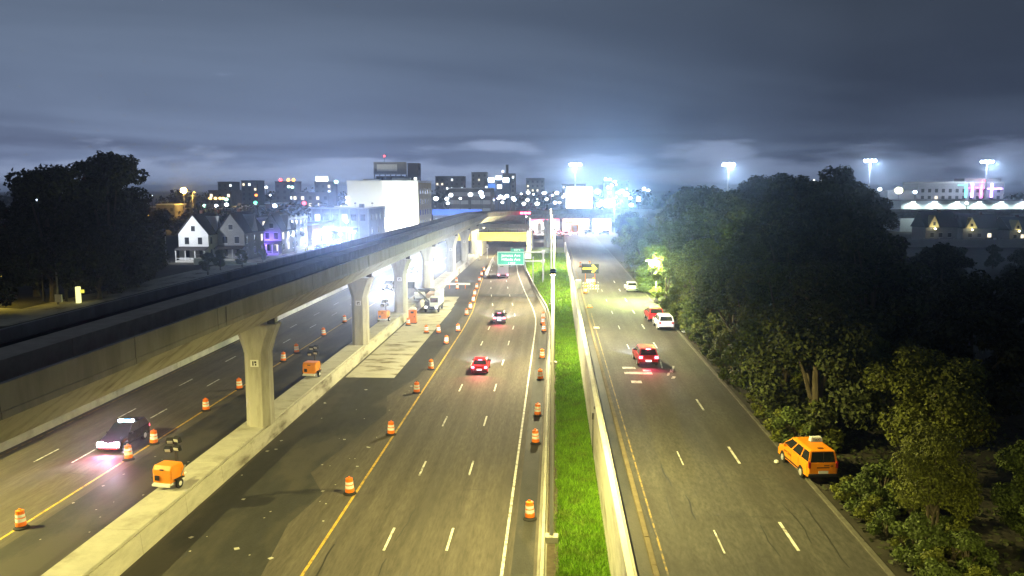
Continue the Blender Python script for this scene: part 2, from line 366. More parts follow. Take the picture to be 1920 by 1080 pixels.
dashes(ew, lambda y: -35.4, 34.9, 250, 11.95, 3.1, .14, .008, white_paint)
line(ew, lambda y: -31.75, 20, 250, .17, .008, yellow_paint)
line(ew, lambda y: -41.7, 20, 250, .14, .008, yellow_worn)
dashes(service_road, lambda y: 11.3 if y < 75 else 10.8, 26.4, 150, 12.2, 3.3, .15, 3.506, white_paint, skip=(4,))
dashes(service_road, lambda y: 7.85, 25.6, 150, 12.2, 2.6, .08, 3.506, white_paint, skip=(3, 4))
line(service_road, lambda y: 4.98, 10, 110, .09, 3.506, yellow_worn)
bar = MB()
for (xa, xb, ya, yb) in ((6.4, 7.6, 75.6, 76.4), (6.4, 8.9, 73.4, 74.3), (6.7, 7.6, 69.9, 70.8), (8.2, 8.9, 74.6, 75.3)):
    bar.quad((xa, ya, 3.507), (xb, ya, 3.507), (xb, yb, 3.507), (xa, yb, 3.507))
bar.build('stop_bar', white_paint, service_road)
mk = MB()
for (xa, xb, ya, yb) in ((10.0, 10.15, 76, 79.5), (10.5, 10.8, 74.2, 75.5), (10.1, 10.3, 73.0, 74.2), (10.9, 11.1, 75.6, 77), (10.3, 10.6, 71.8, 72.6)):
    mk.quad((xa, ya, 3.507), (xb, ya, 3.507), (xb + .25, yb, 3.507), (xa + .25, yb, 3.507))
mk.build('lane_symbol', white_paint, service_road)
ck = MB()
for (xa, xb, ya, yb, z, nn) in ((4.8, 14.2, 34, 80, 3.5075, 26), (-12.6, -3, 36, 110, .0095, 26), (-41, -32, 50, 110, .0095, 14)):
    for k in range(nn):
        x = rnd.uniform(xa, xb); y = rnd.uniform(ya, yb); al = rnd.random() < .55; w_ = rnd.uniform(.015, .04)
        for q in range(rnd.randrange(3, 9)):
            x2 = x + (rnd.uniform(-.12, .12) if al else rnd.uniform(.3, .7)); y2 = y + (rnd.uniform(.6, 1.5) if al else rnd.uniform(-.25, .25))
            if not xa < x2 < xb: break
            px_, py_ = (w_, 0) if al else (0, w_)
            ck.quad((x - px_, y - py_, z), (x + px_, y + py_, z), (x2 + px_, y2 + py_, z), (x2 - px_, y2 - py_, z)); x, y = x2, y2
tag(ck.build('sealed_crack', black), 'thin dark sealed cracks across the asphalt lanes', kind='stuff')
# scraps of paint, paper and rubble on the shoulder
sc = MB()
for k in range(46):
    x = rnd.uniform(-22, -13.6); y = rnd.uniform(36, 60) if k < 26 else rnd.uniform(60, 84); s = rnd.uniform(.05, .22)
    a = rnd.uniform(0, 3.1); c, d = math.cos(a) * s, math.sin(a) * s * .5
    sc.add([(x - c, y - d, .012), (x + d, y - c, .012), (x + c, y + d, .03), (x - d, y + c, .012)], [[0, 1, 2, 3]])
for k in range(20):
    x = rnd.uniform(-31, -25.6); y = rnd.uniform(36, 60); s = rnd.uniform(.04, .14)
    sc.add([(x - s, y, .012), (x, y - s, .012), (x + s, y, .03), (x, y + s, .012)], [[0, 1, 2, 3]])
tag(sc.build('rubble', concrete), 'scraps of rubble and litter strewn on the dark shoulder', kind='stuff')

# ------------------------------------------------------------------ barriers and walls
med = thing('median_barrier', 'broad concrete median barrier with flat coping between the carriageways', 'barrier', (-23.75, 0, 0))
cop = MB().box(-1.02, 1.02, 0, 5.56, 1.24, 1.42, 0, .03).mesh('coping_slab', concrete)
fr = MB().prism([(0.0, 0), (-.32, 0), (-.32, 1.235), (-.14, 1.235)], 0, 5.57, 'y').mesh('face_panel', concrete_dirty)
for k in range(48):
    y = 14.5 + k * 5.6
    link('coping_slab', cop, med, (0, y, rnd.uniform(-.006, .006)))
    link('face_panel', fr, med, (1.22, y, 0)); o = link('face_panel', fr, med, (-1.22, y + 5.57, 0), (0, 0, math.pi))

cb = thing('kerb_barrier', 'low pale concrete barrier between the expressway and the grass strip', 'barrier')
y = 16.0; L = 6.0
while y < 262:
    xa, xb_ = interp(XB, y), interp(XB, y + L); ang = -math.atan((xb_ - xa) / L); LL = math.hypot(L, xb_ - xa)
    m = MB().prism([(-.06, 0), (.50, 0), (.50, .10), (.36, .32), (.31, .86), (.13, .86), (.08, .32), (-.06, .10)], 0, LL - .03, 'y')
    m.build('barrier_segment', concrete, cb).location = (xa, y, 0); cb.children[-1].rotation_euler = (0, 0, ang); y += L

rw = thing('retaining_wall', 'pale stained retaining wall between the grass strip and the service road', 'wall', (3.0, 0, 0))
pn = MB().prism([(0, -.04), (.42, -.04), (.42, 4.32), (.06, 4.32)], 0, 8.97, 'y').mesh('wall_panel', wall_pale)
rl = MB().box(.34, .45, 0, 8.99, 4.33, 4.44, 0, .02).mesh('coping_rail', concrete)
for k in range(26):
    y = 14 + k * 9.0
    link('wall_panel', pn, rw, (rnd.uniform(-.008, .008), y, 0)); link('coping_rail', rl, rw, (0, y, 0))
jb = MB().box(-.10, .02, 0, .3, 2.9, 3.4); jb.tube([(-.03, .12, 2.95), (-.03, .0, 1.2), (-.03, -.1, .25)], .035, 6); jb.box(-.02, .1, -.8, -.6, 3.9, 4.1)
jb.build('junction_box', steel_dk, rw).location = (0, 60.5, 0)

lw = thing('carriageway_wall', 'tall concrete retaining wall along the far edge of the left carriageway', 'wall', (-42.35, 0, 0))
pn2 = MB().prism([(0.0, 0), (.12, 0.0), (.12, .75), (0.02, .95), (0.0, 4.4), (-.4, 4.4), (-.4, 0)], 0, 7.97, 'y').mesh('wall_panel', concrete)
cp2 = MB().box(-.48, .08, 0, 7.98, 4.403, 4.58).mesh('coping', concrete)
for k in range(36):
    link('wall_panel', pn2, lw, (0, 10 + 8 * k, 0)); link('coping', cp2, lw, (0, 10 + 8 * k, 0))
kb = MB()
kerb = thing('kerb', 'brown stained stone kerb along the service road by the wall', 'kerb', (0, 0, 3.44))
ks = MB().box(4.34, 4.60, 0, 2.97, 0, .15, 0, .02).mesh('kerb_stone', curb_m)
kr = thing('kerb', 'dark kerb between the service road and the shrubs', 'kerb', (0, 0, 3.44))
ks2 = MB().box(14.42, 14.7, 0, 2.97, 0, .12, 0, .02).mesh('kerb_stone', kerb_dark)
for k in range(70):
    link('kerb_stone', ks, kerb, (0, 20 + 3 * k, 0)); link('kerb_stone', ks2, kr, (0, 20 + 3 * k, 0))
gt = MB(); gt.quad((3.44, 14, 3.462), (4.4, 14, 3.462), (4.4, 250, 3.462), (3.44, 250, 3.462))
tag(gt.build('gutter', asphalt_new), 'dark gutter strip between the wall and the kerb', kind='structure')

# grass bank
gb = MB(); NX = 10
ysb = [14 + 5 * k for k in range(50)]
for ya, yb in zip(ysb, ysb[1:]):
    for i in range(NX):
        def P(y, i): 
            x0 = interp(XB, y) + .42; x = x0 + (3.0 - x0) * i / NX; return (x, y, gz(x, y))
        gb.quad(P(ya, i), P(ya, i + 1), P(yb, i + 1), P(yb, i))
tag(gb.build('verge', lawn_soil), 'grassed strip between the barrier and the retaining wall', kind='structure')
db = MB(); db.quad((-.34, 14, .20), (.35, 14, .215), (.25, 118, .215), (-.34, 118, .20))
tag(db.build('dirt_strip', dirt_m), 'strip of bare dirt behind the kerb barrier', kind='structure')
rg = np.random.default_rng(5)
def blades(n, ya, yb, h0, h1, w):
    y = rg.uniform(ya, yb, n); xb = np.interp(y, [a for a, b in XB], [b for a, b in XB])
    lo = np.where(y < 118, .15, xb + .6); x = lo + (2.95 - lo) * rg.uniform(0, 1, n)
    edge = np.where(y < 118, (np.sin(y * .9) * .18 + np.sin(y * 2.3) * .12 + .28), -9)
    keep = (x > edge) | (rg.uniform(0, 1, n) < .25); x, y = x[keep], y[keep]
    z = np.array([gz(a, b) for a, b in zip(x, y)]); k = len(x)
    cl = .55 + .45 * np.sin(x * 2.1 + np.sin(y * .7) * 2) * np.sin(y * 1.1)
    h = rg.uniform(h0, h1, k) * (.75 + .5 * cl); a = rg.uniform(0, 6.28, k); ww = w * rg.uniform(.6, 1.3, k)
    lx, ly = rg.normal(0, .5, k) * h, rg.normal(0, .5, k) * h
    p = np.zeros((k, 3, 3)); p[:, 0] = np.c_[x - np.cos(a) * ww, y - np.sin(a) * ww, z - .02]; p[:, 1] = np.c_[x + np.cos(a) * ww, y + np.sin(a) * ww, z - .02]
    p[:, 2] = np.c_[x + lx, y + ly, z + h]
    return p.reshape(-1, 3)
V = np.concatenate([blades(52000, 34, 75, .10, .30, .022), blades(36000, 75, 130, .15, .34, .035), blades(30000, 130, 235, .2, .45, .07)])
def tris(name, V, m, per=3):
    n = len(V) // per; me = bpy.data.meshes.new(name); me.vertices.add(len(V)); me.vertices.foreach_set('co', V.astype('f').ravel())
    me.loops.add(len(V)); me.loops.foreach_set('vertex_index', np.arange(len(V), dtype='i')); me.polygons.add(n)
    me.polygons.foreach_set('loop_start', np.arange(0, len(V), per, dtype='i')); me.update(); me.materials.append(m); return me
tag(link('grass', tris('grass', V, grass_m)), 'bright green grass growing on the strip beside the retaining wall', kind='stuff')

# ------------------------------------------------------------------ viaduct
PC = -23.6; YA = 243.0; RR = 45.0; S1 = YA + 25; S2 = S1 + RR * math.pi / 2
def path(s):    # s=0 at Y=-25
    if s <= S1: return (PC, s - 25), (0.0, 1.0)
    if s <= S2:
        a = (s - S1) / RR; return (PC + RR * (1 - math.cos(a)), YA + RR * math.sin(a)), (math.sin(a), math.cos(a))
    d = s - S2; c, q = math.cos(R(4)), math.sin(R(4)); return (PC + RR + d * c, YA + RR + d * q), (c, q)
def sweep(name, poly, sa, sb, m, parent, step=3.0):
    n = len(poly); k = max(1, int(math.ceil((sb - sa) / step))) if sb > S1 else 1
    vs = []; fs = []
    for i in range(k + 1):
        (x, y), (tx, ty) = path(sa + (sb - sa) * i / k)
        for (u, z) in poly: vs.append((x + u * ty, y - u * tx, z))
    for i in range(k):
        for j in range(n):
            a = i * n + j; b = i * n + (j + 1) % n; fs.append([a, b, b + n, a + n])
    fs += [list(range(n))[::-1], [k * n + j for j in range(n)]]
    MB().add(vs, fs).build(name, m, parent)
via = thing('viaduct', 'elevated railway viaduct of pale concrete box girders with two dark tracks', 'viaduct')
GP = [(-3.9, 12.1), (-3.9, 11.80), (-1.85, 10.05), (1.85, 10.05), (3.9, 11.80), (3.9, 12.1)]
s = 24.0; SEG = 9.6
while s < 480:
    e = s + SEG - .06
    sweep('girder_segment', GP, s, e, concrete_pier, via)
    sweep('parapet_panel', [(3.70, 12.103), (3.93, 12.103), (3.93, 13.1), (3.70, 13.1)], s, e, panel_gray, via)
    sweep('edge_panel', [(3.903, 11.82), (3.96, 11.82), (3.96, 12.098), (3.903, 12.098)], s, e, panel_gray, via)
    sweep('parapet_panel', [(-3.93, 12.103), (-3.70, 12.103), (-3.70, 13.1), (-3.93, 13.1)], s, e, panel_gray, via)
    sweep('walkway_slab', [(-.9, 12.103), (.9, 12.103), (.9, 13.02), (-.9, 13.02)], s, e, walk_gray, via)
    s += SEG
for k in range(6):
    (x, y), (tx, ty) = path(30 + 38.4 * k + 4.8)
    o = MB().box(3.945, 3.99, -.05, .05, 11.9, 13.0).build('drain_pipe', panel_gray, via); o.location = (x, y, 0)
for sg in (1, -1):
    sweep('track_bed', [(sg * .93, 12.103), (sg * .93, 12.16), (sg * 3.66, 12.16), (sg * 3.66, 12.103)], 24, 484, track_dark, via)
    for du in (-.72, .72):
        u = sg * 2.3 + du; sweep('rail', [(u - .06, 12.163), (u + .06, 12.163), (u + .06, 12.33), (u - .06, 12.33)], 24, 484, rail_m, via)
    sweep('contact_rail', [(sg * 3.45 - .1, 12.3), (sg * 3.45 + .1, 12.3), (sg * 3.45 + .1, 12.5), (sg * 3.45 - .1, 12.5)], 24, 484, rail_m, via)

def octo(hx, hy, c=.45): return [(hx, -hy + c), (hx, hy - c), (hx - c, hy), (-hx + c, hy), (-hx, hy - c), (-hx, -hy + c), (-hx + c, -hy), (hx - c, -hy)]
def loft(rings, mi=0):
    b = MB(); vs = []; n = len(rings[0][0])
    for pl, z in rings: vs += [(p[0], p[1], z) for p in pl]
    fs = [list(range(n))[::-1], [(len(rings) - 1) * n + k for k in range(n)]]
    for i in range(len(rings) - 1):
        for k in range(n): a = i * n + k; c = i * n + (k + 1) % n; fs.append([a, c, c + n, a + n])
    return b.add(vs, fs, mi)
pier_protos = None
def pier(loc, rz, label, h0=1.42):
    t = thing('viaduct_pier', label, 'pier', loc, rz, 'piers under the viaduct')
    loft([(octo(.95, .95), h0), (octo(.95, .95), 7.3)]).build('shaft', concrete_pier, t)
    loft([(octo(.98, .98), 7.303), (octo(1.0, .98), 7.45), (octo(1.28, 1.0), 8.4), (octo(1.72, 1.05), 9.55)]).build('capital', concrete_pier, t)
    for sx in (-1, 1): MB().box(sx * 1.2 - .3, sx * 1.2 + .3, -.35, .35, 9.553, 10.047).build('bearing', steel_dk, t)
    pb = MB().box(-.32, .32, -.985, -.952, 6.25, 6.8).build('number_plate', plate_m, t)
    MB().box(-.16, -.06, -.998, -.988, 6.35, 6.7).box(.0, .16, -.998, -.988, 6.55, 6.7).box(.05, .16, -.998, -.988, 6.35, 6.5).build('digit', black, pb)
    return t
for y, lb in ((63.2, 'nearest tall pier with flared capital, rising from the median beside an orange light tower'),
              (97.6, 'second pier from the camera, its foot just before the orange portable toilet'),
              (124, 'third pier, standing behind the boom lift'), (151, 'fourth pier, silhouetted between two headlight glares'),
              (186, 'fifth pier along the median, beyond the boom lift'), (214, 'sixth pier along the median, close to the bridge'),
              (238, 'last straight-row pier beside the yellow bridge')):
    pier((-23.3, y, 0), 0, lb)
pier((-2.5, 283, 0), R(-62), 'dark pier carrying the curve of the viaduct beside the lit shops', 0.0)
pier((34, 289, 3.2), R(-90), 'pier of the crossing viaduct half hidden by trees', 0.3)
pier((64, 291, 3.2), R(-90), 'pier of the crossing viaduct deep behind trees', 0.3)

# ------------------------------------------------------------------ road bridge over the expressway
br = thing('road_bridge', 'yellow lit girder bridge crossing over the expressway ahead', 'bridge', (0, 250, 0))
yel = mat('bridge_paint', (0.50, 0.40, 0.04), 0.6, var=0.15, scale=.5)
for k in range(4): MB().box(-42 + k * 8.4, -42 + (k + 1) * 8.4 - .05, 0, .35, 4.7, 6.9).build('girder', yel, br)
MB().box(-42, -8.4, .4, 18, 5.9, 6.5).build('deck', concrete, br)
MB().box(-42, -8.4, -.12, -.003, 4.5, 4.7).box(-42, -8.4, -.12, -.003, 6.9, 7.05).build('flange', yel, br)
MB().box(-42, -8.4, 18.05, 18.4, 4.7, 8.9).build('far_parapet', concrete, br)
MB().box(-8.35, -6.9, -.6, 18.5, 0, 7.4).build('abutment', concrete, br)
MB().box(-25, -22, -.3, 18, 0, 4.65).build('middle_pier', concrete, br)
for k in range(16): MB().box(-42 + 2.2 * k, -41.9 + 2.2 * k, .1, .2, 6.95, 8.2).build('fence_post', steel_dk, br)
MB().box(-42, -8.6, .12, .18, 8.15, 8.25).build('fence_rail', steel_dk, br)
# ------------------------------------------------------------------ street lamps and light
def lamp_post(name, label, loc, h, arms, col, power, group=None, rz=0.0, cut=168, mat_l=e_warm, r=.12, lens=True, bulky=False):
    t = thing(name, label, 'street lamp', loc, rz, group)
    MB().box(-.38, .38, -.3, .3, 0, .42, 0, .04).build('pedestal', concrete, t)
    MB().tube([(0, 0, .4), (0, 0, h)], [r, r * .6], 10).build('pole', steel, t)
    for (ax, ay) in arms:
        L = math.hypot(ax, ay); u = (ax / L, ay / L)
        MB().tube([(0, 0, h - .25), (ax * .5, ay * .5, h + .12), (ax, ay, h + .15)], [.06, .05, .045], 6).build('arm', steel, t)
        hd = MB().box(-.16, .16, -.1, .65, .0, .14, 0, .04).build('lamp_head', steel_dk, t, loc=(ax, ay, h + .1)); hd.rotation_euler = (0, 0, math.atan2(-u[0], u[1]))
        MB().box(-.12, .12, .0, .55, -.035, -.004).build('lens', mat_l, hd)
        if power: spot('lamp_light', t, (ax + u[0] * .3, ay + u[1] * .3, h - .02), (ax + u[0] * .3 + .001, ay + u[1] * .3, 0), power, col, cut, .45, .15)
    return t
WARM = (1.0, 0.86, 0.27); NEUT = (1.0, 0.88, 0.44); COOL = (0.72, 0.84, 1.0)
lamp_post('street_lamp', 'nearest tall grey light pole behind the kerb barrier', (-.06, 44.8, .2), 15.2, [(0, .3), (0, -.3)], WARM, 9800, 'light poles along the grass strip')
lamp_post('street_lamp', 'second tall light pole on the grass strip, its pedestal level with the red car', (0.0, 92.3, .2), 15.2, [(0, .3), (0, -.3)], NEUT, 16500, 'light poles along the grass strip')
lamp_post('street_lamp', 'third light pole on the grass strip, lined up behind the two nearer ones', (-.45, 139, .4), 15.2, [(0, .3), (0, -.3)], NEUT, 20000, 'light poles along the grass strip')
lamp_post('street_lamp', 'farthest light pole on the grass strip, beside the overhead sign', (-.8, 186, 1.6), 14, [(0, .3), (0, -.3)], (1, .90, .60), 26000, 'light poles along the grass strip')
lamp_post('street_lamp', 'street lamp beside the service road near the camera, outside the view', (-.06, 6, .2), 15.2, [(0, .3), (0, -.3)], WARM, 10500, 'light poles along the grass strip')
lamp_post('street_lamp', 'unseen street lamp added right of the service road to light the near trees', (16.2, 20, 3.4), 10, [(-2, 0)], WARM, 3600)  # added out of view to light the near trees
lamp_post('street_lamp', 'street lamp on the far side street left of the viaduct, outside the view', (-47.5, 43, 3.44), 11, [(2.4, 0)], WARM, 36000, 'lamps on the side street', cut=172)
lamp_post('street_lamp', 'street lamp on the far side street, hidden by the viaduct', (-47.5, 4, 3.44), 11, [(2.4, 0)], WARM, 9000, 'lamps on the side street')
lp = lamp_post('street_lamp', 'lamp glowing yellow green inside the roadside tree foliage', (15.0, 122, 3.5), 6.0, [(-1.0, 0)], (.92, 1, .50), 9000, mat_l=e_white, cut=172)
MB().lathe([(.2, 5.2), (.7, 5.5), (.75, 6.0), (.2, 6.4)], 12, (-.5, -1.6)).build('lamp_globe', mat('lamp_lime', (0, 0, 0), emit=(.80, 1, .22), es=900), lp)  # glowing globe added to light leaves the lamp head misses
lamp_post('street_lamp', 'slim lamp post with a dazzling blue white head above the trees', (18.8, 262, 3.5), 12.0, [(-1.2, 0)], (.7, .85, 1), 30000, mat_l=e_blue, cut=150)

def floodlight(name, label, loc, target, power, col, size=.5, group=None, post=0.0, m=e_blue, ang=120, n=1):
    t = thing(name, label, 'floodlight', loc, math.atan2(-(target[0] - loc[0]), target[1] - loc[1]), group)
    if post: MB().tube([(0, -.15, -post), (0, -.15, 0)], .09, 8).build('pole', steel, t)
    tilt = math.atan2(loc[2] - target[2], math.hypot(target[0] - loc[0], target[1] - loc[1]))
    for k in range(n):
        h = MB().box(-size / 2, size / 2, -.12, .0, -size * .35, size * .35, 0, .03).build('lamp_head', steel_dk, t, loc=((k - (n - 1) / 2) * size * 1.15, 0, 0)); h.rotation_euler = (-tilt, 0, 0)
        MB().box(-size * .45, size * .45, .004, .02, -size * .3, size * .3).build('lens', m, h)
    if power: spot('lamp_light', t, (0, .1, 0), (0, .1 + math.cos(tilt), -math.sin(tilt)), power, col, ang, .5, size / 2)
    return t
# ------------------------------------------------------------------ trees
def leaf_cloud(r, blobs, n, size, stretch=1.0):
    """n leaf quads scattered in the shells of a set of ellipsoid clumps"""
    bl = np.array([b[:3] for b in blobs]); br_ = np.array([b[3] for b in blobs]); w = br_ ** 2; w = w / w.sum()
    k = r.choice(len(blobs), n, p=w); d = r.normal(0, 1, (n, 3)); d /= np.linalg.norm(d, axis=1)[:, None]
    rad = br_[k] * (1 - .55 * r.uniform(0, 1, n) ** 2.2) * (1 + .18 * np.sin(d[:, 0] * 7 + k) * np.sin(d[:, 2] * 6 + 2 * k))
    c = bl[k] + d * rad[:, None] * np.array([1, 1, .8])
    s = size * r.uniform(.6, 1.35, n)
    nrm = d + r.normal(0, .75, (n, 3)) + np.array([0, 0, .5]); nrm /= np.linalg.norm(nrm, axis=1)[:, None]
    a = np.cross(nrm, r.normal(0, 1, (n, 3))); a /= np.linalg.norm(a, axis=1)[:, None]; b = np.cross(nrm, a)
    q = np.zeros((n, 4, 3)); s = s[:, None]
    q[:, 0] = c - a * s * .5; q[:, 1] = c + b * s * .33 + nrm * s * .06; q[:, 2] = c + a * s * .55 - nrm * s * .10; q[:, 3] = c - b * s * .33 + nrm * s * .06
    return q.reshape(-1, 3)
def make_tree(seed, H, cw, base, nb, n, size, lm, kind='tree', lean=0.0, stems=1):
    r = np.random.default_rng(seed); blobs = []
    for k in range(nb):
        z = base + (H - base) * r.uniform(.08, .93); f = (z - base) / (H - base)
        env = cw * math.sin(math.pi * min(.97, max(.12, .22 + .68 * f))) ** .7
        a = r.uniform(0, 6.28); d = env * r.uniform(.25, .85)
        blobs.append((math.cos(a) * d + lean * f, math.sin(a) * d, z, r.uniform(.24, .42) * cw * (1 - .35 * f)))
    blobs.append((lean * .9, 0, H - cw * .3, cw * .34))
    crown = tris(kind + '_crown', leaf_cloud(r, blobs, n, size), lm, 4)
    tb = MB(); tr = .028 * H + .04
    for sidx in range(stems):
        ox = 0 if stems == 1 else (sidx - (stems - 1) / 2) * .8; oy = 0 if stems == 1 else ((sidx * 37) % 3 - 1) * .4
        q = tr if stems == 1 else tr * .45
        tb.tube([(ox, oy, -.2), (ox * 1.1 + .08, oy, base * .5), (ox * 1.2 + lean * .2, oy, base + .1 * (H - base)), (ox * .8 + lean * .6, oy + .2, base + .62 * (H - base))], [q * 1.25, q, q * .8, q * .2], 8)
    for (bx, by, bz, rr) in blobs[:6]:
        z0 = base * .75 + .15 * (bz - base); tb.tube([(lean * .1, 0, z0), (bx * .45, by * .45, (z0 + bz) / 2 + .3), (bx * .92, by * .92, bz)], [tr * .5, tr * .32, tr * .1], 5)
    return crown, tb.mesh('trunk', bark)
def tree(kit, loc, rz, sc, label, group, name='tree', cat='tree'):
    t = thing(name, label, cat, loc, rz, group); t.scale = sc if isinstance(sc, tuple) else (sc, sc, sc)
    link('crown', kit[0], t); link('trunk', kit[1], t); return t
near_a = make_tree(11, 7.6, 4.4, 3.0, 20, 20000, .19, leaf_c, stems=3)
near_b = make_tree(12, 9.0, 3.6, 1.8, 19, 18000, .23, leaf_a)
road_a = make_tree(21, 11.5, 4.6, 1.0, 26, 18000, .28, leaf_a)
road_b = make_tree(22, 13.0, 5.0, 1.2, 28, 18000, .29, leaf_b)
road_c = make_tree(23, 12.0, 4.4, 1.0, 26, 18000, .28, leaf_c)
big_a = make_tree(31, 16.5, 6.4, 1.2, 32, 14000, .52, leaf_b)
big_b = make_tree(32, 17.5, 6.8, 1.4, 34, 14000, .54, leaf_d)
big_c = make_tree(33, 15.5, 6.6, 1.2, 32, 14000, .52, leaf_d)
tall_a = make_tree(41, 21.0, 7.4, 1.6, 34, 18000, .60, leaf_d)
tall_b = make_tree(42, 19.0, 7.8, 1.4, 34, 18000, .60, leaf_d)
far_a = make_tree(51, 12, 5.5, 1.6, 14, 1300, 1.3, leaf_d)
bush_k = make_tree(61, 1.7, 1.15, .15, 10, 3000, .16, leaf_c, 'bush')
bush_j = make_tree(62, 2.3, 1.5, .2, 11, 3600, .18, leaf_a, 'bush')

GR = 'roadside trees along the dark side of the service road'
tree(near_a, (17.4, 37.4, 3.4), .4, (.62, .62, .74), 'small yellow green tree on three thin stems, lit in front of the dark woods', GR)
tree(near_b, (21.8, 37.0, 3.4), 2.1, .62, 'leafy tree cut off by the frame edge, beside the three stemmed small tree', GR)
tree(near_b, (20.3, 32.6, 3.4), 4.2, .50, 'low leafy tree in the bottom corner under the three stemmed small tree', GR)
tree(near_a, (21.0, 45, 3.4), 1.2, 1.0, 'dim small tree just behind the three stemmed small tree', GR)
tree(road_b, (17.4, 54.6, 3.4), 1.0, .95, 'tree with a pale thick trunk standing right behind the orange taxi', GR)
tree(road_a, (18.6, 66.5, 3.4), 2.0, .95, 'bushy green tree whose boughs hang lowest over the road, beyond the taxi', GR)
tree(road_c, (18.0, 75.5, 3.4), 0.2, .84, 'yellowish tree overhanging the kerb opposite the wall, next beyond the low boughs', GR)
tree(road_b, (18.6, 85.5, 3.4), 3.3, .88, 'dark full tree beside the red braking car on the service road', GR)
tree(road_a, (18.3, 95.5, 3.4), 4.4, .78, 'tree next to the parked white hatchback', GR)
tree(road_c, (18.8, 106, 3.4), 5.2, .88, 'tree beyond the parked red car', GR)
tree(road_c, (16.2, 119.6, 3.4), 2.6, .66, 'tree glowing lime green around the lamp in its leaves', GR)
tree(road_a, (16.2, 130.5, 3.4), 1.6, .70, 'tree leaning out behind the lime green lit one', GR)
tree(road_b, (20, 143, 3.4), .7, .9, 'tree past the white car parked at the far end', GR)
for k, y in enumerate((156, 169, 184, 200, 217, 236)):
    tree((road_a, road_b, road_c)[k % 3], (17.8 + rnd.uniform(0, 2), y, 3.4), rnd.uniform(0, 6), rnd.uniform(.72, .92), 'one of the far roadside trees leading up to the blue white lamp', GR)
GW = 'dark woods behind the roadside trees'
k = 0
for (x, y, kit, s) in [(31, 62, big_c, .70), (29, 76, big_a, .80), (33, 90, big_b, .80), (29, 104, big_c, .88), (36, 112, big_b, .92), (30, 122, big_a, .92), (40, 128, big_a, .98), (30, 138, big_b, .92),
          (41, 146, big_b, 1.08), (31, 158, big_a, 1.0), (45, 163, big_c, 1.15), (54, 150, big_b, 1.0), (58, 168, big_a, 1.1), (33, 178, big_b, 1.0), (48, 182, big_a, 1.22), (62, 190, big_b, 1.25),
          (35, 200, big_c, 1.05), (50, 205, big_b, 1.15), (68, 205, big_a, 1.1), (80, 215, big_c, 1.05), (36, 224, big_a, 1.05), (56, 228, big_c, 1.15), (74, 236, big_b, 1.1), (40, 246, big_b, 1.0),
          (43, 78, big_c, .62), (45, 98, big_b, .74), (52, 118, big_c, .85), (66, 140, big_a, .8), (70, 172, big_c, .95), (84, 196, big_a, .85), (56, 92, big_c, .52), (68, 112, big_b, .55), (82, 150, big_c, .6), (92, 178, big_b, .66), (98, 222, big_c, .8), (27, 112, big_c, .8), (26, 150, big_a, .85), (26, 172, big_b, .85), (27, 195, big_c, .85)]:
    far = y > 150
    if x / y > .40: s = min(s, (16.6 - .0645 * y) / 17)
    if s < .25: continue
    tree(kit, (x, y, 3.3), rnd.uniform(0, 6.3), s, 'tree of the dark woods right of the service road, far half of the mass' if far else 'tree of the dark woods right of the service road, near half of the mass', GW + (' beyond' if far else ''))
GL = 'tall dark trees left of the viaduct'
for (x, y, kit, s, rz, lb) in [(-88, 112, tall_b, .92, 1, 'tall dark tree at the left frame edge above the viaduct'), (-74, 118, tall_a, .96, 2, 'tall dark tree left of the highest crown, with sky lights showing through'),
         (-70.5, 128, tall_a, 1.07, 3.5, 'highest dark tree crown left of the white lit house'), (-77, 138, tall_b, 1.06, 5, 'dark tree filling the gap behind the highest crown'),
         (-94, 132, tall_b, .95, .3, 'dark tree behind the one at the left frame edge'), (-77, 150, tall_b, .80, 4, 'dark tree nearest the white lit house'),
         (-73.5, 104, big_b, .74, 2.2, 'lower dark tree behind the yellow lit post'), (-84, 100, big_c, .72, 1.2, 'lower dark tree over the pale driveway'), (-80.5, 124, tall_b, .9, 2.9, 'dark tree between the left edge tree and the highest crown'), (-74, 138, big_c, .82, 1.9, 'round dark tree at the foot of the highest crown'),
         (-68.8, 121, big_b, .62, .9, 'low dark tree right of the yellow lit post'), (-70.5, 136, big_c, .52, 5.1, 'low dark tree beside the tracks, under the highest crown'), (-98, 116, tall_a, .88, 1.5, 'dark tree cut by the left frame edge, farther back')]:
    tree(kit, (x, y, 3.4), rz, s, lb, GL)
for (x, y, s, lb) in [(-68.5, 166, .5, 'dark bush in front of the white lit porch'), (-67, 174, .42, 'low dark bush beside the pale ramp'), (-67.3, 157, .5, 'dark bush nearest the tall trees, before the houses'), (-66.8, 186, .36, 'dark bush under the purple lit porch')]:
    tree(near_b, (x, y, 3.4), rnd.uniform(0, 6), s, lb, 'bushes in front of the houses', 'bush', 'bush')
# shrubs on the verge beside the kerb
GS = 'shrubs along the kerb in front of the woods'
yv = 31.5; k = 0
while yv < 118:
    kit = (bush_k, bush_j)[k % 2]; sc = rnd.uniform(.55, .95) * (1.0 if yv < 52 else 1.35)
    zone = 'bottom corner stretch below the taxi' if yv < 44 else ('stretch between taxi and red braking car' if yv < 78 else 'stretch by the parked cars')
    if not (43.8 < yv < 51.5):
        tree(kit, (15.7 + rnd.uniform(-.25, .6), yv, 3.42), rnd.uniform(0, 6.2), sc, 'leafy shrub beside the dark kerb, ' + zone, GS + ', ' + zone, 'shrub', 'shrub')
        if yv < 46 or k % 2: tree((bush_j, bush_k)[k % 2], (17.6 + rnd.uniform(-.3, 1.2), yv + .5, 3.42), rnd.uniform(0, 6.2), sc * (1.1 if yv < 52 else 1.6), 'leafy shrub in second row behind the kerb, ' + zone, GS + ', second row, ' + zone, 'shrub', 'shrub')
    yv += rnd.uniform(1.1, 1.6) if yv < 60 else rnd.uniform(2.2, 3.4); k += 1
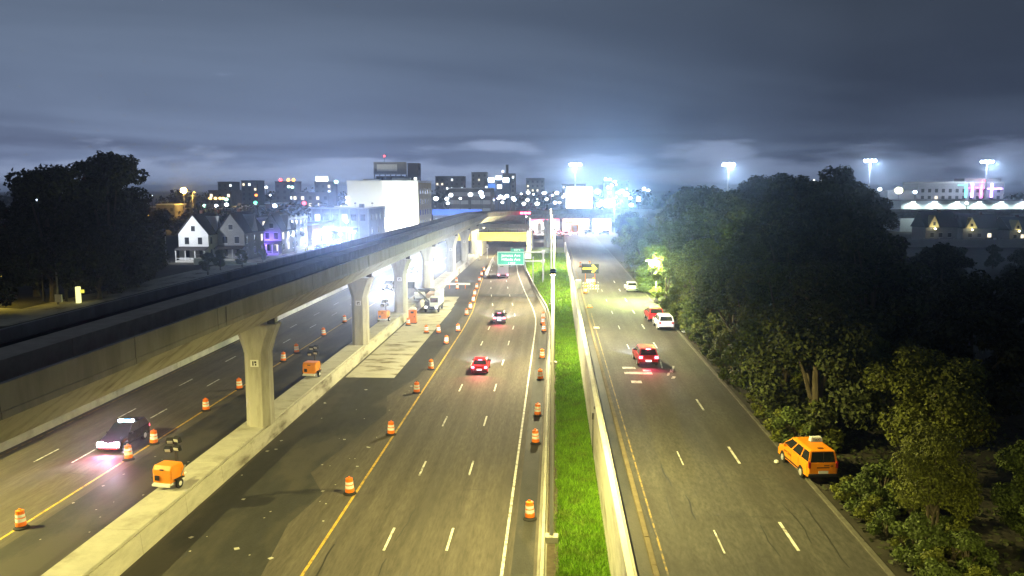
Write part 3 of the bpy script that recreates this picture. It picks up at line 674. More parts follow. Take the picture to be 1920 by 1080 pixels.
for (x, y, s, lb) in ((16.6, 92.6, .5, 'small shrub by the white bag behind the parked white hatchback'),):
    tree(bush_k, (x, y, 3.42), 0, s, lb, None, 'shrub', 'shrub')
# low ground cover in the dark under the trees
rg2 = np.random.default_rng(9); n = 42000
c = np.c_[14.9 + np.abs(rg2.normal(0, 14, n)), rg2.uniform(28, 190, n), 3.45 + rg2.uniform(0, .35, n)]; a = rg2.uniform(0, 6.28, n); s_ = rg2.uniform(.05, .17, n)
q = np.zeros((n, 4, 3)); dxv = np.c_[np.cos(a), np.sin(a), np.zeros(n)] * s_[:, None]; dyv = np.c_[-np.sin(a), np.cos(a), rg2.normal(0, .6, n)] * s_[:, None] * .7
q[:, 0] = c - dxv; q[:, 1] = c - dyv; q[:, 2] = c + dxv; q[:, 3] = c + dyv
tag(link('undergrowth', tris('undergrowth', q.reshape(-1, 3), leaf_b, 4)), 'low weeds and undergrowth beneath the trees beside the kerb', kind='stuff')
# far tree line round the horizon
tl = []
for k in range(150):
    x = rnd.uniform(-620, 760); y = rnd.uniform(560, 760); h = rnd.uniform(10, 17)
    if -60 < x < 60: h *= .8
    tl.append(leaf_cloud(np.random.default_rng(k), [(x + rnd.uniform(-9, 9), y, 3 + h * rnd.uniform(.4, .8), rnd.uniform(5, 9)) for _ in range(5)], 240, 3.2))
tag(link('treeline', tris('treeline', np.concatenate(tl), leaf_d, 4)), 'far dark line of trees on the horizon', kind='stuff')
tl = []
for k in range(46):
    x = rnd.uniform(-190, -78); y = rnd.uniform(240, 400); h = rnd.uniform(7, 12)
    if x > -84 and y < 300: continue
    tl.append(leaf_cloud(np.random.default_rng(k + 500), [(x + rnd.uniform(-5, 5), y, 3 + h * rnd.uniform(.4, .8), rnd.uniform(3, 5)) for _ in range(5)], 300, 1.5))
tag(link('treeline', tris('treeline', np.concatenate(tl), leaf_d, 4)), 'dark tree crowns behind the houses and the brick building', kind='stuff')

GU = 'low understorey trees filling the front of the woods'
for k in range(26):
    y = 57 + k * 3.3; x = 19.5 + (k * 2.37) % 5
    tree((near_b, near_a)[k % 3 == 1], (x, y, 3.4), k * 1.3, .55 + .3 * ((k * .618) % 1), 'low leafy tree filling the edge of the woods, ' + ('nearer the taxi' if y < 80 else ('opposite the red car' if y < 110 else 'past the parked cars')), GU + (' near' if y < 80 else (' mid' if y < 110 else ' far')))
# ------------------------------------------------------------------ vehicles
DIM = {
 'sedan': dict(L=2.3, w=.91, lower=[(-2.28, .30), (-2.32, .72), (-2.22, .98), (-1.5, 1.02), (1.0, 1.0), (1.9, .86), (2.25, .68), (2.3, .32)],
               gh=[(-1.85, 1.0), (-1.05, 1.43), (.15, 1.46), (1.15, .99)], wh=(-1.38, 1.42), wr=.33),
 'suv': dict(L=2.35, w=.94, lower=[(-2.3, .36), (-2.36, .8), (-2.33, 1.12), (-1.6, 1.16), (.95, 1.13), (2.0, 1.02), (2.32, .80), (2.35, .36)],
             gh=[(-2.28, 1.13), (-1.95, 1.68), (.05, 1.74), (1.1, 1.12)], wh=(-1.42, 1.45), wr=.37),
 'van': dict(L=2.3, w=.90, lower=[(-2.24, .34), (-2.28, .72), (-2.26, 1.14), (-1.5, 1.16), (1.3, 1.14), (1.98, .98), (2.26, .72), (2.3, .32)],
             gh=[(-2.24, 1.13), (-2.10, 1.80), (.40, 1.84), (1.55, 1.12)], wh=(-1.34, 1.40), wr=.33)}
def car(name, label, cat, loc, rz, paint, kind, head=0.0, brake=False, tail=True, group=None, taxi=False, hmat=None, lbar=None, hpow=0.0, big=1.0):
    d = DIM[kind]; w = d['w']; t = thing(name, label, cat, loc, rz, group)
    b = MB(); b.prism(d['lower'], -w, w, 'x', 0, .06, .12)
    gh = d['gh']; wb, wt = w - .05, w - .20
    zb = gh[0][1] - .06; zt = max(gh[1][1], gh[2][1])
    def hx(z): return wb + (wt - wb) * max(0, (z - zb) / (zt - zb))
    ring = gh
    # greenhouse with chamfered roof edge
    vs = []
    for sx in (-1, 1): vs += [(sx * hx(z), y, z) for y, z in ring]
    roof_in = [(sx * (hx(ring[i][1]) - .12), ring[i][0] + (.08 if i == 1 else -.08), ring[i][1] + .055) for sx in (-1, 1) for i in (1, 2)]
    b.add(vs + roof_in, [[0, 1, 2, 3], [7, 6, 5, 4], [0, 4, 5, 1], [3, 2, 6, 7], [1, 8, 9, 2], [5, 6, 11, 10], [1, 5, 10, 8], [2, 9, 11, 6], [8, 10, 11, 9]])
    b.build('body', paint, t)
    def lerp(p, q, f): return tuple(a + (c - a) * f for a, c in zip(p, q))
    A, B, C, D = [Vector((0, y, z)) for y, z in gh]
    def win(nm, p, q, r, s_, off):   # quad shrunk towards its centre and pushed out
        ps = [Vector(v) for v in (p, q, r, s_)]; ce = sum(ps, Vector()) / 4; n = Vector(off)
        vs = [ce + (v - ce) * .86 + n * .012 for v in ps] + [ce + (v - ce) * .86 - n * .01 for v in ps]
        MB().add(vs, [[0, 1, 2, 3], [7, 6, 5, 4], [0, 4, 5, 1], [1, 5, 6, 2], [2, 6, 7, 3], [3, 7, 4, 0]]).build(nm, glass, t)
    def S_(sx, y, z): return (sx * hx(z), y, z)
    r1 = [S_(-1, *gh[0]), S_(1, *gh[0]), S_(1, *gh[1]), S_(-1, *gh[1])]
    nn = Vector((0, -(gh[1][1] - gh[0][1]), (gh[1][0] - gh[0][0]))).normalized(); win('rear_window', *r1, nn)
    r2 = [S_(1, *gh[3]), S_(-1, *gh[3]), S_(-1, *gh[2]), S_(1, *gh[2])]
    nn = Vector((0, gh[2][1] - gh[3][1], gh[3][0] - gh[2][0])).normalized(); win('windscreen', *r2, nn)
    for sx in (-1, 1):
        yc = (gh[0][0] + gh[3][0]) / 2 - .1
        topy = lambda f: gh[1][0] + (gh[2][0] - gh[1][0]) * f
        cuts = [(0, .5), (.5, 1)] if kind != 'van' else [(0, .3), (.3, .65), (.65, 1)]
        for f0, f1 in cuts:
            p = lambda f, z0: (gh[0][0] + (gh[3][0] - gh[0][0]) * f) if z0 else topy(f)
            z0, z1 = gh[0][1] + .02, min(gh[1][1], gh[2][1]) - .02
            win('side_window', S_(sx, p(f0, 1), z0), S_(sx, p(f1, 1), z0), S_(sx, p(f1, 0), z1), S_(sx, p(f0, 0), z1), (sx, 0, .25))
        MB().box(sx * (w + .02) - .09, sx * (w + .02) + .09, gh[3][0] - .55, gh[3][0] - .40, gh[3][1] - .02, gh[3][1] + .14, 0, .03).build('mirror', paint if taxi else black, t)
        MB().box(sx * (w - .003) - .006, sx * (w - .003) + .006, -1.0, 1.1, .40, .50).build('sill_trim', black, t)
        dp = MB()
        for yy in ((-.95, .12) if kind != 'sedan' else (-.75, .2)): dp.box(sx * w - .004, sx * w + .004, yy - .012, yy + .012, .5, gh[0][1] - .06)
        dp.build('door_seam', black, t)
        for yy in d['wh']:
            wl = MB().lathe([(d['wr'] * .72, -.12), (d['wr'], -.09), (d['wr'], .09), (d['wr'] * .72, .12)], 18, (0, 0), 0, 'x').build('wheel', rubber, t, loc=(sx * (w - .10), yy, d['wr']))
            MB().lathe([(d['wr'] * .62, -.005), (d['wr'] * .55, .02), (d['wr'] * .2, .01), (.05, .03)], 12, (0, 0), 0, 'x').build('rim', steel, wl, loc=(sx * .115, 0, 0), ).scale = (sx, 1, 1)
            MB().prism([((d['wr'] + .07) * math.cos(a), (d['wr'] + .07) * math.sin(a)) for a in [math.pi * k / 8 for k in range(9)]], -.012, .012, 'x').build('wheel_arch', black, t, loc=(sx * (w - .004), yy, d['wr']))
        zl = .78 if kind == 'sedan' else (.86 if kind == 'suv' else 1.0); L = d['L']
        zt2 = {'sedan': (.74, .92), 'suv': (.84, 1.06), 'van': (.86, 1.22)}[kind]
        xw = .30 if kind != 'van' else .12
        tm = (e_brake if brake else (e_tail if tail else e_tail_off))
        MB().box(sx * (w - .06) - (xw if sx > 0 else 0), sx * (w - .06) + (xw if sx < 0 else 0), -L - .03, -L + .10, *zt2, 0, .015).build('taillight', tm, t)
        MB().box(sx * (w - .14) - (.34 if sx > 0 else 0), sx * (w - .14) + (.34 if sx < 0 else 0), L - .16, L + .0, .60 if kind == 'sedan' else .68, .78 if kind == 'sedan' else .88, 0, .03).build('headlight', hmat or (e_head if head else lens_off), t)
    MB().box(-w * .92, w * .92, -L - .05, -L + .08, .34, .52, 0, .03).build('rear_bumper', black, t)
    MB().box(-w * .92, w * .92, L - .1, L + .04, .30, .46, 0, .03).build('front_bumper', black, t)
    MB().box(-.5, .5, L - .08, L + .03, .48, .64).build('grille', black, t)
    MB().box(-.27, .27, -L - .062, -L - .045, .56 if kind != 'sedan' else .52, .72 if kind != 'sedan' else .66).build('number_plate', e_plate if (brake or tail) else plate_m, t)
    if brake: MB().box(-.22, .22, gh[1][0] - .12, gh[1][0] - .06, gh[1][1] - .02, gh[1][1] + .03).build('high_brake_light', e_brake, t)
    if taxi:
        rs = MB().prism([(-.36, 1.905), (.36, 1.905), (.30, 2.16), (-.30, 2.16)], -.16, .16, 'y').build('roof_sign', white_m, t, loc=(0.25, -.55, 0))
        text('sign_lettering', 'TAXI', .20, rs, (0, -.163, 1.955), (R(90), 0, 0), black)
        MB().box(-.16, .16, -1.9, -1.75, 1.865, 1.90).build('roof_vent', black, t)
        MB().box(-.02, .02, -2.31, -2.27, 1.18, 1.75).build('rear_wiper', black, t)
        MB().box(.05, .35, -2.305, -2.285, .98, 1.02).build('handle', black, t)
        MB().box(-.36, .36, -2.305, -2.28, .86, .91).build('plate_trim', black, t)
        for sx in (-1, 1): text('door_lettering', 'NYC TAXI', .24, t, (sx * (w + .006), .62 if sx < 0 else -.75, .74), (R(90), 0, R(90) * sx), black)
        text('rear_lettering', '6E', .16, t, (.50, -2.295, .92), (R(90), 0, 0), black)
    if lbar:
        for k, m in enumerate(lbar): MB().box(-.6 + k * .3, -.6 + k * .3 + .26, -.5, -.25, zt + .06, zt + .17).build('roof_light', m, t)
    if head:
        for sx in (-1, 1): spot('headlight_beam', t, (sx * .6, L + .06, .78), (sx * 2.0, L + 15, 2.6), head, (.80, .87, 1.0), 76, 1.0, .12)
    if hpow: spot('bloom_beam', t, (0, L + .08, .8), (0, L + 40, 8.0), hpow, (.78, .87, 1.0), 26, 1.0, .2)  # extra beam added ahead of the car for bloom in the haze
    if brake or tail:
        spot('tail_glow', t, (0, -L - .12, .85), (0, -L - 3, .1), 420 if brake else 25, (1, .08, .16), 150, .8, .3)
    return t
def text(name, body, size, parent, loc, rot, m, align='CENTER'):
    c = bpy.data.curves.new(name, 'FONT'); c.body = body; c.size = size; c.align_x = align; c.extrude = .004; c.materials.append(m)
    tmp = bpy.data.objects.new('letters', c); S.collection.objects.link(tmp); dg = bpy.context.evaluated_depsgraph_get(); dg.update()
    me = bpy.data.meshes.new_from_object(tmp.evaluated_get(dg)); bpy.data.objects.remove(tmp)
    if not me.materials: me.materials.append(m)
    o = bpy.data.objects.new(name, me); S.collection.objects.link(o); o.location = loc; o.rotation_euler = rot
    if parent: o.parent = parent
    return o
taxi_p = mat('taxi_orange', (0.86, 0.27, 0.008), 0.35, spec=.5)
red_glow_p = mat('paint_red_and_glow', (0.50, 0.012, 0.014), 0.3, spec=.5); silver_p = mat('paint_silver', (0.45, 0.46, 0.48), 0.35, .3)  # red body colour also stands for brake light bloom
white_p = mat('paint_white', (0.74, 0.74, 0.73), 0.3, spec=.5); black_p = mat('paint_black', (0.012, 0.012, 0.014), 0.2, spec=.6); gray_p = mat('paint_gray', (0.09, 0.09, 0.10), 0.3, .3)
car('taxi_van', 'orange yellow taxi minivan parked at the kerb under the trees', 'taxi', (15.0, 48.3, 3.5), R(6), taxi_p, 'van', tail=False, taxi=True)
car('suv', 'red glowing car braking on the service road', 'car', (8.75, 78.6, 3.5), R(2), red_glow_p, 'suv', head=5000, brake=True, group='moving cars')
car('parked_car', 'parked white hatchback at the kerb, in front of the red one', 'car', (13.1, 98.9, 3.5), 0.03, white_p, 'suv', tail=False)
car('parked_car', 'parked dark red car at the kerb, just beyond the white hatchback', 'car', (12.7, 105.0, 3.5), 0.03, red_glow_p, 'suv', tail=False)
car('parked_car', 'white car parked farthest away, under the lime green lit tree', 'car', (12.6, 135.5, 3.5), 0.03, white_p, 'sedan', tail=False)
car('car', 'red lit car braking in the middle lane of the expressway, nearest to the camera', 'car', (-8.05, 90.0, 0), 0.0, red_glow_p, 'sedan', head=7500, brake=True, group='moving cars')
car('car', 'dark car with white headlight glow on the expressway, ahead of the red car', 'car', (-8.2, 124, 0), 0.03, gray_p, 'suv', head=9000, brake=True, group='moving cars')
def box_truck(name, label, loc, rz):
    t = thing(name, label, 'truck', loc, rz)
    MB().box(-1.2, 1.2, -3.2, 2.0, .95, 3.5, 0, .04).build('cargo_box', white_m, t)
    MB().box(-1.1, 1.1, 2.05, 3.9, .5, 2.6, 0, .18).build('cab', white_p, t)
    MB().box(-1.0, 1.0, 3.86, 3.93, 1.55, 2.3).build('windscreen', glass, t)
    MB().box(-1.0, 1.0, -3.2, 3.6, .55, .93).build('chassis', black, t)
    for sx in (-1, 1):
        for yy in (-2.0, 2.9): MB().lathe([(.3, -.14), (.44, -.1), (.44, .1), (.3, .14)], 16, (0, 0), 0, 'x').build('wheel', rubber, t, loc=(sx * 1.0, yy, .44))
        MB().box(sx * 1.0 - .16, sx * 1.0 + .16, -3.29, -3.215, .75, 1.05).build('taillight', e_brake, t)
        MB().box(sx * .9 - .12, sx * .9 + .12, -3.26, -3.21, 3.2, 3.38).build('marker_light', e_tail, t)
    MB().box(-1.05, 1.05, -3.235, -3.203, 1.05, 3.3).build('rear_door', white_m, t)
    MB().box(-1.1, 1.1, -3.32, -3.21, .5, .68).build('rear_bumper', steel, t)
    spot('tail_glow', t, (0, -3.6, 1.6), (0, -5, 0.6), 160, (1, .1, .25), 160, .8, .3)
    for sx in (-1, 1): spot('headlight_beam', t, (sx * .8, 3.97, .8), (sx * 1.2, 22, -.2), 3000, (.85, .9, 1), 80, .8, .12)
    return t
box_truck('box_truck', 'white box truck lit pink by its own tail lights, passing below the green sign', (-11.7, 188, 0), R(4))
police = car('police_car', 'dark patrol car with glaring white headlights and blue white roof lights coming towards the camera', 'police car', (-33.75, 61.7, 0), R(180), black_p, 'suv', head=7000, tail=True, hmat=E('headlight_glare', (1, .86, .96), 120), hpow=30000, lbar=(e_blue, E('lamp_blue', (.25, .5, 1), 14), E('lamp_teal', (.3, .8, 1), 8), e_blue), group='moving cars')
MB().box(-.86, -.40, 2.37, 2.43, .58, .92, 0, .02).box(-.34, -.03, 2.37, 2.43, .60, .84, 0, .02).box(.03, .34, 2.37, 2.43, .60, .84, 0, .02).box(.40, .86, 2.37, 2.43, .58, .92, 0, .02).build('grille_glow_boxes', E('grille_glare', (1, .72, .95), 60), police)  # glowing boxes added across the grille for headlight bloom
MB().box(-.7, .7, 2.36, 2.42, .44, .56).build('push_bar_light', e_red, police); spot('strobe', police, (0, 2.6, .5), (0, 5, 0), 900, (1, .08, .35), 150, .8, .2)  # red bar added below the boxes to widen the glow
for k, (x, y, lb) in enumerate(((-33.2, 164, 'oncoming car with dazzling headlights, nearest of the three glaring between the piers'), (-33.8, 196, 'oncoming car with dazzling headlights, middle one of the three between the piers'),
                  (-33.0, 228, 'oncoming car with dazzling headlights, farthest of the three between the piers'))):
    car('oncoming_car', lb, 'car', (x, y, 0), R(180), (gray_p, silver_p, black_p)[k], 'suv', head=12000, tail=True, hmat=E('headlight_dazzle', (.80, .88, 1.0), 600), group='cars with dazzling headlights coming along the left carriageway', hpow=110000)

# ------------------------------------------------------------------ drums, portable gear
BODY = [(.30, .10), (.30, .36), (.275, .37), (.275, .62), (.255, .63), (.255, .86), (.235, .87), (.235, 1.03), (.10, 1.05)]
dm_ = MB().lathe(BODY, 18).mesh('barrel', orange)
bands = [MB().lathe([(r + .004, a), (r + .004, b)], 18, caps=False).mesh('reflective_band', reflective) for (r, a, b) in ((.275, .40, .60), (.255, .66, .83))]
bs_ = MB().lathe([(.44, 0), (.44, .05), (.32, .12), (.31, .16)], 16).mesh('rubber_base', rubber)
hd_ = MB().box(-.09, .09, -.025, .025, 1.05, 1.15, 0, .01).mesh('handle', orange)
def drum(x, y, z, label, group):
    t = thing('traffic_drum', label, 'traffic drum', (x, y, z), rnd.uniform(0, 6), group)
    link('barrel', dm_, t); link('rubber_base', bs_, t); link('handle', hd_, t)
    for b in bands: link('reflective_band', b, t)
    t.rotation_euler = (rnd.uniform(-.05, .05), rnd.uniform(-.05, .05), rnd.uniform(0, 6)); t.scale = (1.0, 1.0, 1.05); return t
LGp = 'orange drums along the left carriageway line'; MGp = 'orange drums along the dark shoulder'; RGp = 'orange drums against the right barrier'
ORD = ['nearest', 'second', 'third', 'fourth', 'fifth', 'sixth', 'seventh', 'eighth', 'ninth', 'tenth', 'eleventh', 'twelfth', 'thirteenth', 'fourteenth', 'fifteenth', 'sixteenth']
for k, y in enumerate((45.6, 58.1, 62.0, 71.9, 80.0, 93.5, 98.6, 110.6, 122.0, 134)):
    if y == 98.6 : pass
    extra = {0: 'at the left frame edge', 1: 'right in front of the patrol car', 2: 'level with the patrol car tail', 3: 'between the patrol car and the tall pier', 4: 'just left of the tall pier'}.get(k, 'seen beyond the tall pier')
    drum(-31.55, y, 0, '%s striped drum on the left carriageway line, %s' % (ORD[k], extra), LGp)
for k, (x, y) in enumerate(((-13.4, 52.1), (-13.3, 65.4), (-13.5, 79.4), (-13.7, 90.1), (-14.0, 105.5), (-13.5, 114.9), (-13.9, 129.8), (-14.0, 136.9), (-14.4, 145.5), (-15.0, 154.4), (-15.6, 165.3), (-16.2, 178.0), (-16.8, 190), (-17.2, 201))):
    drum(x, y, 0, '%s orange and white drum in the row beside the yellow line, counted from the camera' % ORD[k], MGp)
for (x, y, lb) in ((-16.1, 113.5, 'drum at the edge of the pale slabs, right one of the pair'), (-17.8, 113.4, 'drum standing on the pale slabs, left one of the pair'), (-21.5, 119.8, 'drum touching the orange portable toilet'),
                   (-19.4, 164, 'drum in front of the white barricade on the dark shoulder'), (-21, 176, 'drum left of the white barricade, by the median')):
    drum(x, y, .02, 'orange and white ' + lb, MGp)
for k, y in enumerate((48.5, 63.6, 71.7, 85.8, 96.9, 115.5, 122, 127)):
    drum(-1.38 if y < 118 else -1.65, y, 0, '%s orange and white drum against the right kerb barrier, counted from the camera' % ORD[k], RGp)
SGp = 'orange drums at the service road closure'
for (x, y, lb) in ((4.95, 131.0, 'drum nearest the camera at the road closure below the arrow board'), (6.2, 137.4, 'drum in front of the arrow board trailer'), (6.95, 145, 'drum right of the arrow board'), (5.6, 176, 'drum far beyond the arrow board, left of a pair'), (7.6, 178, 'drum far beyond the arrow board, right of a pair'), (8.1, 166, 'lone drum between the arrow board and the far pair')):
    drum(x, y, 3.5, 'orange ' + lb, SGp)

def light_tower(loc, rz, label, stow=True):
    t = thing('light_tower', label, 'light tower', loc, rz, 'orange portable light towers on the median')
    MB().prism([(-.62, .42), (-.62, 1.25), (-.45, 1.5), (.50, 1.5), (.66, 1.2), (.66, .42)], -.68, .68, 'x', 0, .07, .1).build('housing', orange_eq, t)
    MB().box(-.60, .60, -.74, .72, .28, .42).box(-.05, .05, .7, 1.7, .30, .38).build('frame', white_m, t)
    MB().box(-.62, .62, -.80, -.66, .22, .36, 0, .02).build('bumper', white_m, t)
    MB().box(-.48, -.20, -.70, -.62, .58, .88).build('vent', black, t)
    MB().box(-.15, .15, -.63, -.55, 1.22, 1.30).build('handle', black, t)
    for sx in (-1, 1):
        w = MB().lathe([(.2, -.09), (.31, -.07), (.31, .07), (.2, .09)], 14, (0, 0), 0, 'x').build('wheel', rubber, t, loc=(sx * .80, -.05, .31))
        MB().lathe([(.16, -.02), (.15, .02), (.04, .03)], 10, (0, 0), 0, 'x').build('rim', white_m, w, loc=(sx * .08, 0, 0))
        MB().box(sx * .82 - .1, sx * .82 + .1, -.45, .35, .60, .66).build('mudguard', black, t)
    MB().tube([(.62, .30, .5), (.95, .40, 1.35)], .04, 6).build('jack', steel, t)
    MB().box(-.07, .07, .78, .92, .3, 2.7).build('mast', steel_dk, t)
    for (x, z, a) in ((-.34, 2.72, .3), (.22, 2.86, -.2), (-.52, 2.15, .2), (.18, 2.30, -.1)):
        h = MB().prism([(.0, -.2), (-.2, -.16), (-.24, 0), (-.2, .16), (0, .2)], -.24, .24, 'x', 0, .05, .04).build('lamp_head', black, t, loc=(x, .84, z)); h.rotation_euler = (.3, 0, a)
        MB().box(-.17, .17, -.262, -.225, -.09, .09).build('lens', lens_off, h)
    return t
light_tower((-24.15, 49.1, 1.42), R(-12), 'nearest orange light tower with black lamp heads, on the median left of the tall pier')
light_tower((-24.15, 80.0, 1.42), R(-8), 'second orange light tower trailer, on the median behind the tall pier')
light_tower((-24.1, 115.0, 1.42), R(-10), 'farthest orange light tower trailer, on the median behind the second pier')

t = thing('portable_toilet', 'bright orange portable toilet cabin at the corner of the pale slabs', 'portable toilet', (-21.2, 122, .02), R(4))
MB().box(-.58, .58, -.58, .58, .12, 2.1, 0, .05).build('cabin', orange, t); MB().prism([(-.62, 2.1), (.62, 2.1), (.4, 2.32), (-.4, 2.32)], -.62, .62, 'y').build('roof', mat('white_plastic', (.7, .6, .5), .5), t)
dr_ = MB().box(-.42, .42, -.62, -.583, .2, 1.98, 0, .012).build('door', mat('orange_door', (.72, .20, .03), .5), t); MB().box(-.22, .22, -.64, -.621, 1.6, 1.85).build('vent', black, dr_); MB().box(.28, .36, -.66, -.621, 1.0, 1.15).build('handle', black, dr_)
MB().box(-.62, .62, -.62, .62, 0, .12).build('skid', black, t)

t = thing('boom_truck', 'white boom lift truck with a dark lattice arm lowered to the median', 'construction vehicle', (-19.9, 135, .03), R(180))
MB().box(-1.2, 1.2, -3.4, 2.9, .62, 1.05, 0, .04).build('chassis', black, t)
MB().box(-1.22, .25, 1.4, 2.9, 1.05, 2.7, 0, .15).build('cab', white_m, t)
MB().box(-1.1, .15, 2.87, 2.93, 1.75, 2.5).build('windscreen', glass, t)
MB().box(-1.25, -.35, -3.3, 1.3, 1.06, 3.3, 0, .06).build('equipment_body', white_m, t)
MB().box(-.3, 1.15, -2.8, 1.0, 2.2, 2.9, 0, .08).build('canopy', mat('tan_canvas', (.48, .33, .22), .8), t)
for sx in (-1, 1):
    for yy in (-2.2, 1.9): MB().lathe([(.3, -.16), (.5, -.12), (.5, .12), (.3, .16)], 16, (0, 0), 0, 'x').build('wheel', rubber, t, loc=(sx * 1.05, yy, .5))
    MB().lathe([(.19, 0), (.20, .06)], 12, (0, 0), 0, 'y').build('headlight', E('headlight_truck', (1, .93, .8), 5), t, loc=(sx * .85, 2.92, .95))
ar = MB(); p0, p1 = Vector((.3, 2.2, 1.7)), Vector((3.0, 3.6, 4.6))
dv = (p1 - p0); sd = Vector((.25, -.35, .1))
for o_ in (sd, -sd): ar.tube([p0 + o_, p1 + o_ * .7], .15, 6)
for i in range(7): f = i / 7; ar.tube([p0 + dv * f + sd * (1 if i % 2 else -1), p0 + dv * (f + .14) - sd * (1 if i % 2 else -1)], .05, 5)
ar.build('boom', steel_dk, t)
MB().box(2.5, 3.7, 3.0, 4.2, 4.2, 5.3, 0, .05).build('basket', steel_dk, t); MB().box(.2, 1.2, .8, 2.4, 1.06, 1.8, 0, .06).build('turntable', steel_dk, t)
MB().tube([(.7, 1.6, 1.4), (1.9, 2.9, 3.0)], .07, 6).build('hydraulic_ram', chrome, t)
for q in range(2):
    t = thing('construction_cart', ('grey machinery skid left of the boom lift truck', 'dark compressor trailer beside the boom lift truck')[q], 'machinery', (-22.7 + .2 * q, 138 + q * 6, 1.42), .2 + q)
    MB().box(-.9, .9, -1.2, 1.2, .35, 1.2, 0, .12).build('housing', (white_m, steel_dk)[q], t); MB().box(-.8, .8, -1.4, 1.4, .25, .35).build('frame', black, t)
    for sx in (-1, 1): MB().lathe([(.2, -.1), (.3, -.07), (.3, .07), (.2, .1)], 12, (0, 0), 0, 'x').build('wheel', rubber, t, loc=(sx * .95, 0, .3))
# white barricade on the shoulder
t = thing('barricade', 'long white barricade board lying across the dark shoulder', 'barricade', (-19.6, 166, 0), .04)
MB().box(-2.6, 2.6, -.05, .05, .75, 1.15).build('board', white_m, t)
for sx in (-1.6, 1.6): MB().tube([(sx, -.5, 0), (sx, 0, .9), (sx, .5, 0)], .05, 6).build('trestle', orange, t)
for k in range(9):
    y = 190 + k * 5.2; xx = interp(XY, y) + .5
    tt = thing('jersey_barrier', 'white barrier section in the row curving towards the bridge', 'barrier', (xx, y, 0), -math.atan((interp(XY, y + 2) - interp(XY, y - 2)) / 4), 'white barrier sections curving beside the yellow line')
    if k == 0: jbm = MB().prism([(-.3, 0), (.3, 0), (.12, .35), (.08, .85), (-.08, .85), (-.12, .35)], -2.55, 2.55, 'y').mesh('block', mat('barrier_white', (.7, .68, .66), .6, var=.1)); jft = MB().box(-.34, .34, -2.2, 2.2, 0, .06).mesh('foot', concrete)
    link('block', jbm, tt); link('foot', jft, tt)
# arrow board
t = thing('arrow_board', 'lit yellow arrow board on a trailer pointing right at the road closure', 'arrow board', (6.1, 140, 3.5), 0.02)
MB().box(-1.45, 1.45, .02, .10, 2.35, 3.95).build('panel', black, t)
ab = MB(); 
for k in range(5): ab.box(-1.25 + k * .36, -1.25 + k * .36 + .30, -.03, .018, 3.03, 3.29)
for k, (x, z) in enumerate(((.95, 3.16), (.72, 3.42), (.46, 3.68), (.72, 2.90), (.46, 2.64))): ab.box(x - .17, x + .17, -.03, .018, z - .14, z + .14)
ab.build('arrow_lamps', e_arrow, t)
MB().tube([(-.8, .1, .5), (-.8, .1, 3.9)], .05, 6).tube([(.8, .1, .5), (.8, .1, 3.9)], .05, 6).build('mast', orange, t)
MB().box(-.9, .9, -.2, 1.6, .4, .62).box(-.06, .06, 1.6, 3.0, .42, .52).build('trailer', orange_eq, t); MB().box(-.6, .5, .0, .8, .62, 1.3, 0, .05).build('battery_box', white_m, t)
for sx in (-1, 1): MB().lathe([(.2, -.09), (.32, -.07), (.32, .07), (.2, .09)], 12, (0, 0), 0, 'x').build('wheel', rubber, t, loc=(sx * 1.0, .6, .32))
for (x, y, z, lb, sx) in ((5.5, 136.4, 3.5, 'orange and white striped barricade below the arrow board', .75), (6.3, 133, 3.5, 'low striped barricade in front of the arrow board drums', .9)):
    tt = thing('barricade', lb, 'barricade', (x, y, z), .05)
    for zz_ in (.5, .95): 
        MB().box(-sx, sx, -.03, .03, zz_, zz_ + .24).build('board', reflective, tt)
        st = MB()
        for q in range(4): st.add([(-sx + q * sx * .5 + .05, -.034, zz_), (-sx + q * sx * .5 + .25, -.034, zz_), (-sx + q * sx * .5 + .40, -.034, zz_ + .24), (-sx + q * sx * .5 + .20, -.034, zz_ + .24)], [[0, 1, 2, 3]])
        st.build('stripe', orange, tt)
    for q in (-1, 1): MB().tube([(q * sx * .8, -.35, 0), (q * sx * .8, 0, 1.25), (q * sx * .8, .35, 0)], .03, 5).build('leg', steel, tt)
t = thing('equipment_cabinet', 'pale grey cabinet on the roadside by the wall below the arrow board', 'cabinet', (4.0, 138, 3.46)); MB().box(-.4, .5, -.4, .4, .1, 1.5, 0, .03).build('cabinet_body', mat('pale_enamel', (.55, .57, .62), .5), t); MB().box(-.45, .55, -.45, .45, 0, .1).build('plinth', concrete, t); MB().box(-.3, .4, -.425, -.403, .2, 1.4).build('door', mat('pale_enamel2', (.5, .52, .57), .5), t)
t = thing('warning_beacon', 'small amber warning beacon on the road beside the wall', 'beacon', (5.0, 115.5, 3.5)); MB().box(-.45, .45, -.18, .18, 0, .14, 0, .03).build('base', orange, t); MB().lathe([(.16, .14), (.16, .32), (.08, .38)], 12).build('lamp', e_amber, t)
t = thing('sandbag', 'pale sandbag lying on the kerb side of the service road', 'sandbag', (5.1, 98, 3.5)); MB().box(-.35, .35, -.5, .5, 0, .16, 0, .07).build('bag', mat('burlap', (.40, .33, .22), .95, var=.3), t)
t = thing('rubbish_bag', 'white bag left at the kerb behind the parked white hatchback', 'bag', (15.2, 95.6, 3.5)); MB().lathe([(.1, 0), (.36, .08), (.42, .25), (.25, .46), (.06, .58)], 10).build('bag', white_m, t)
t = thing('rubbish_bag', 'small white scrap of a bag on the road beside the taxi', 'bag', (13.55, 49.4, 3.5)); MB().lathe([(.05, 0), (.16, .04), (.14, .14), (.03, .2)], 8).build('bag', white_m, t)

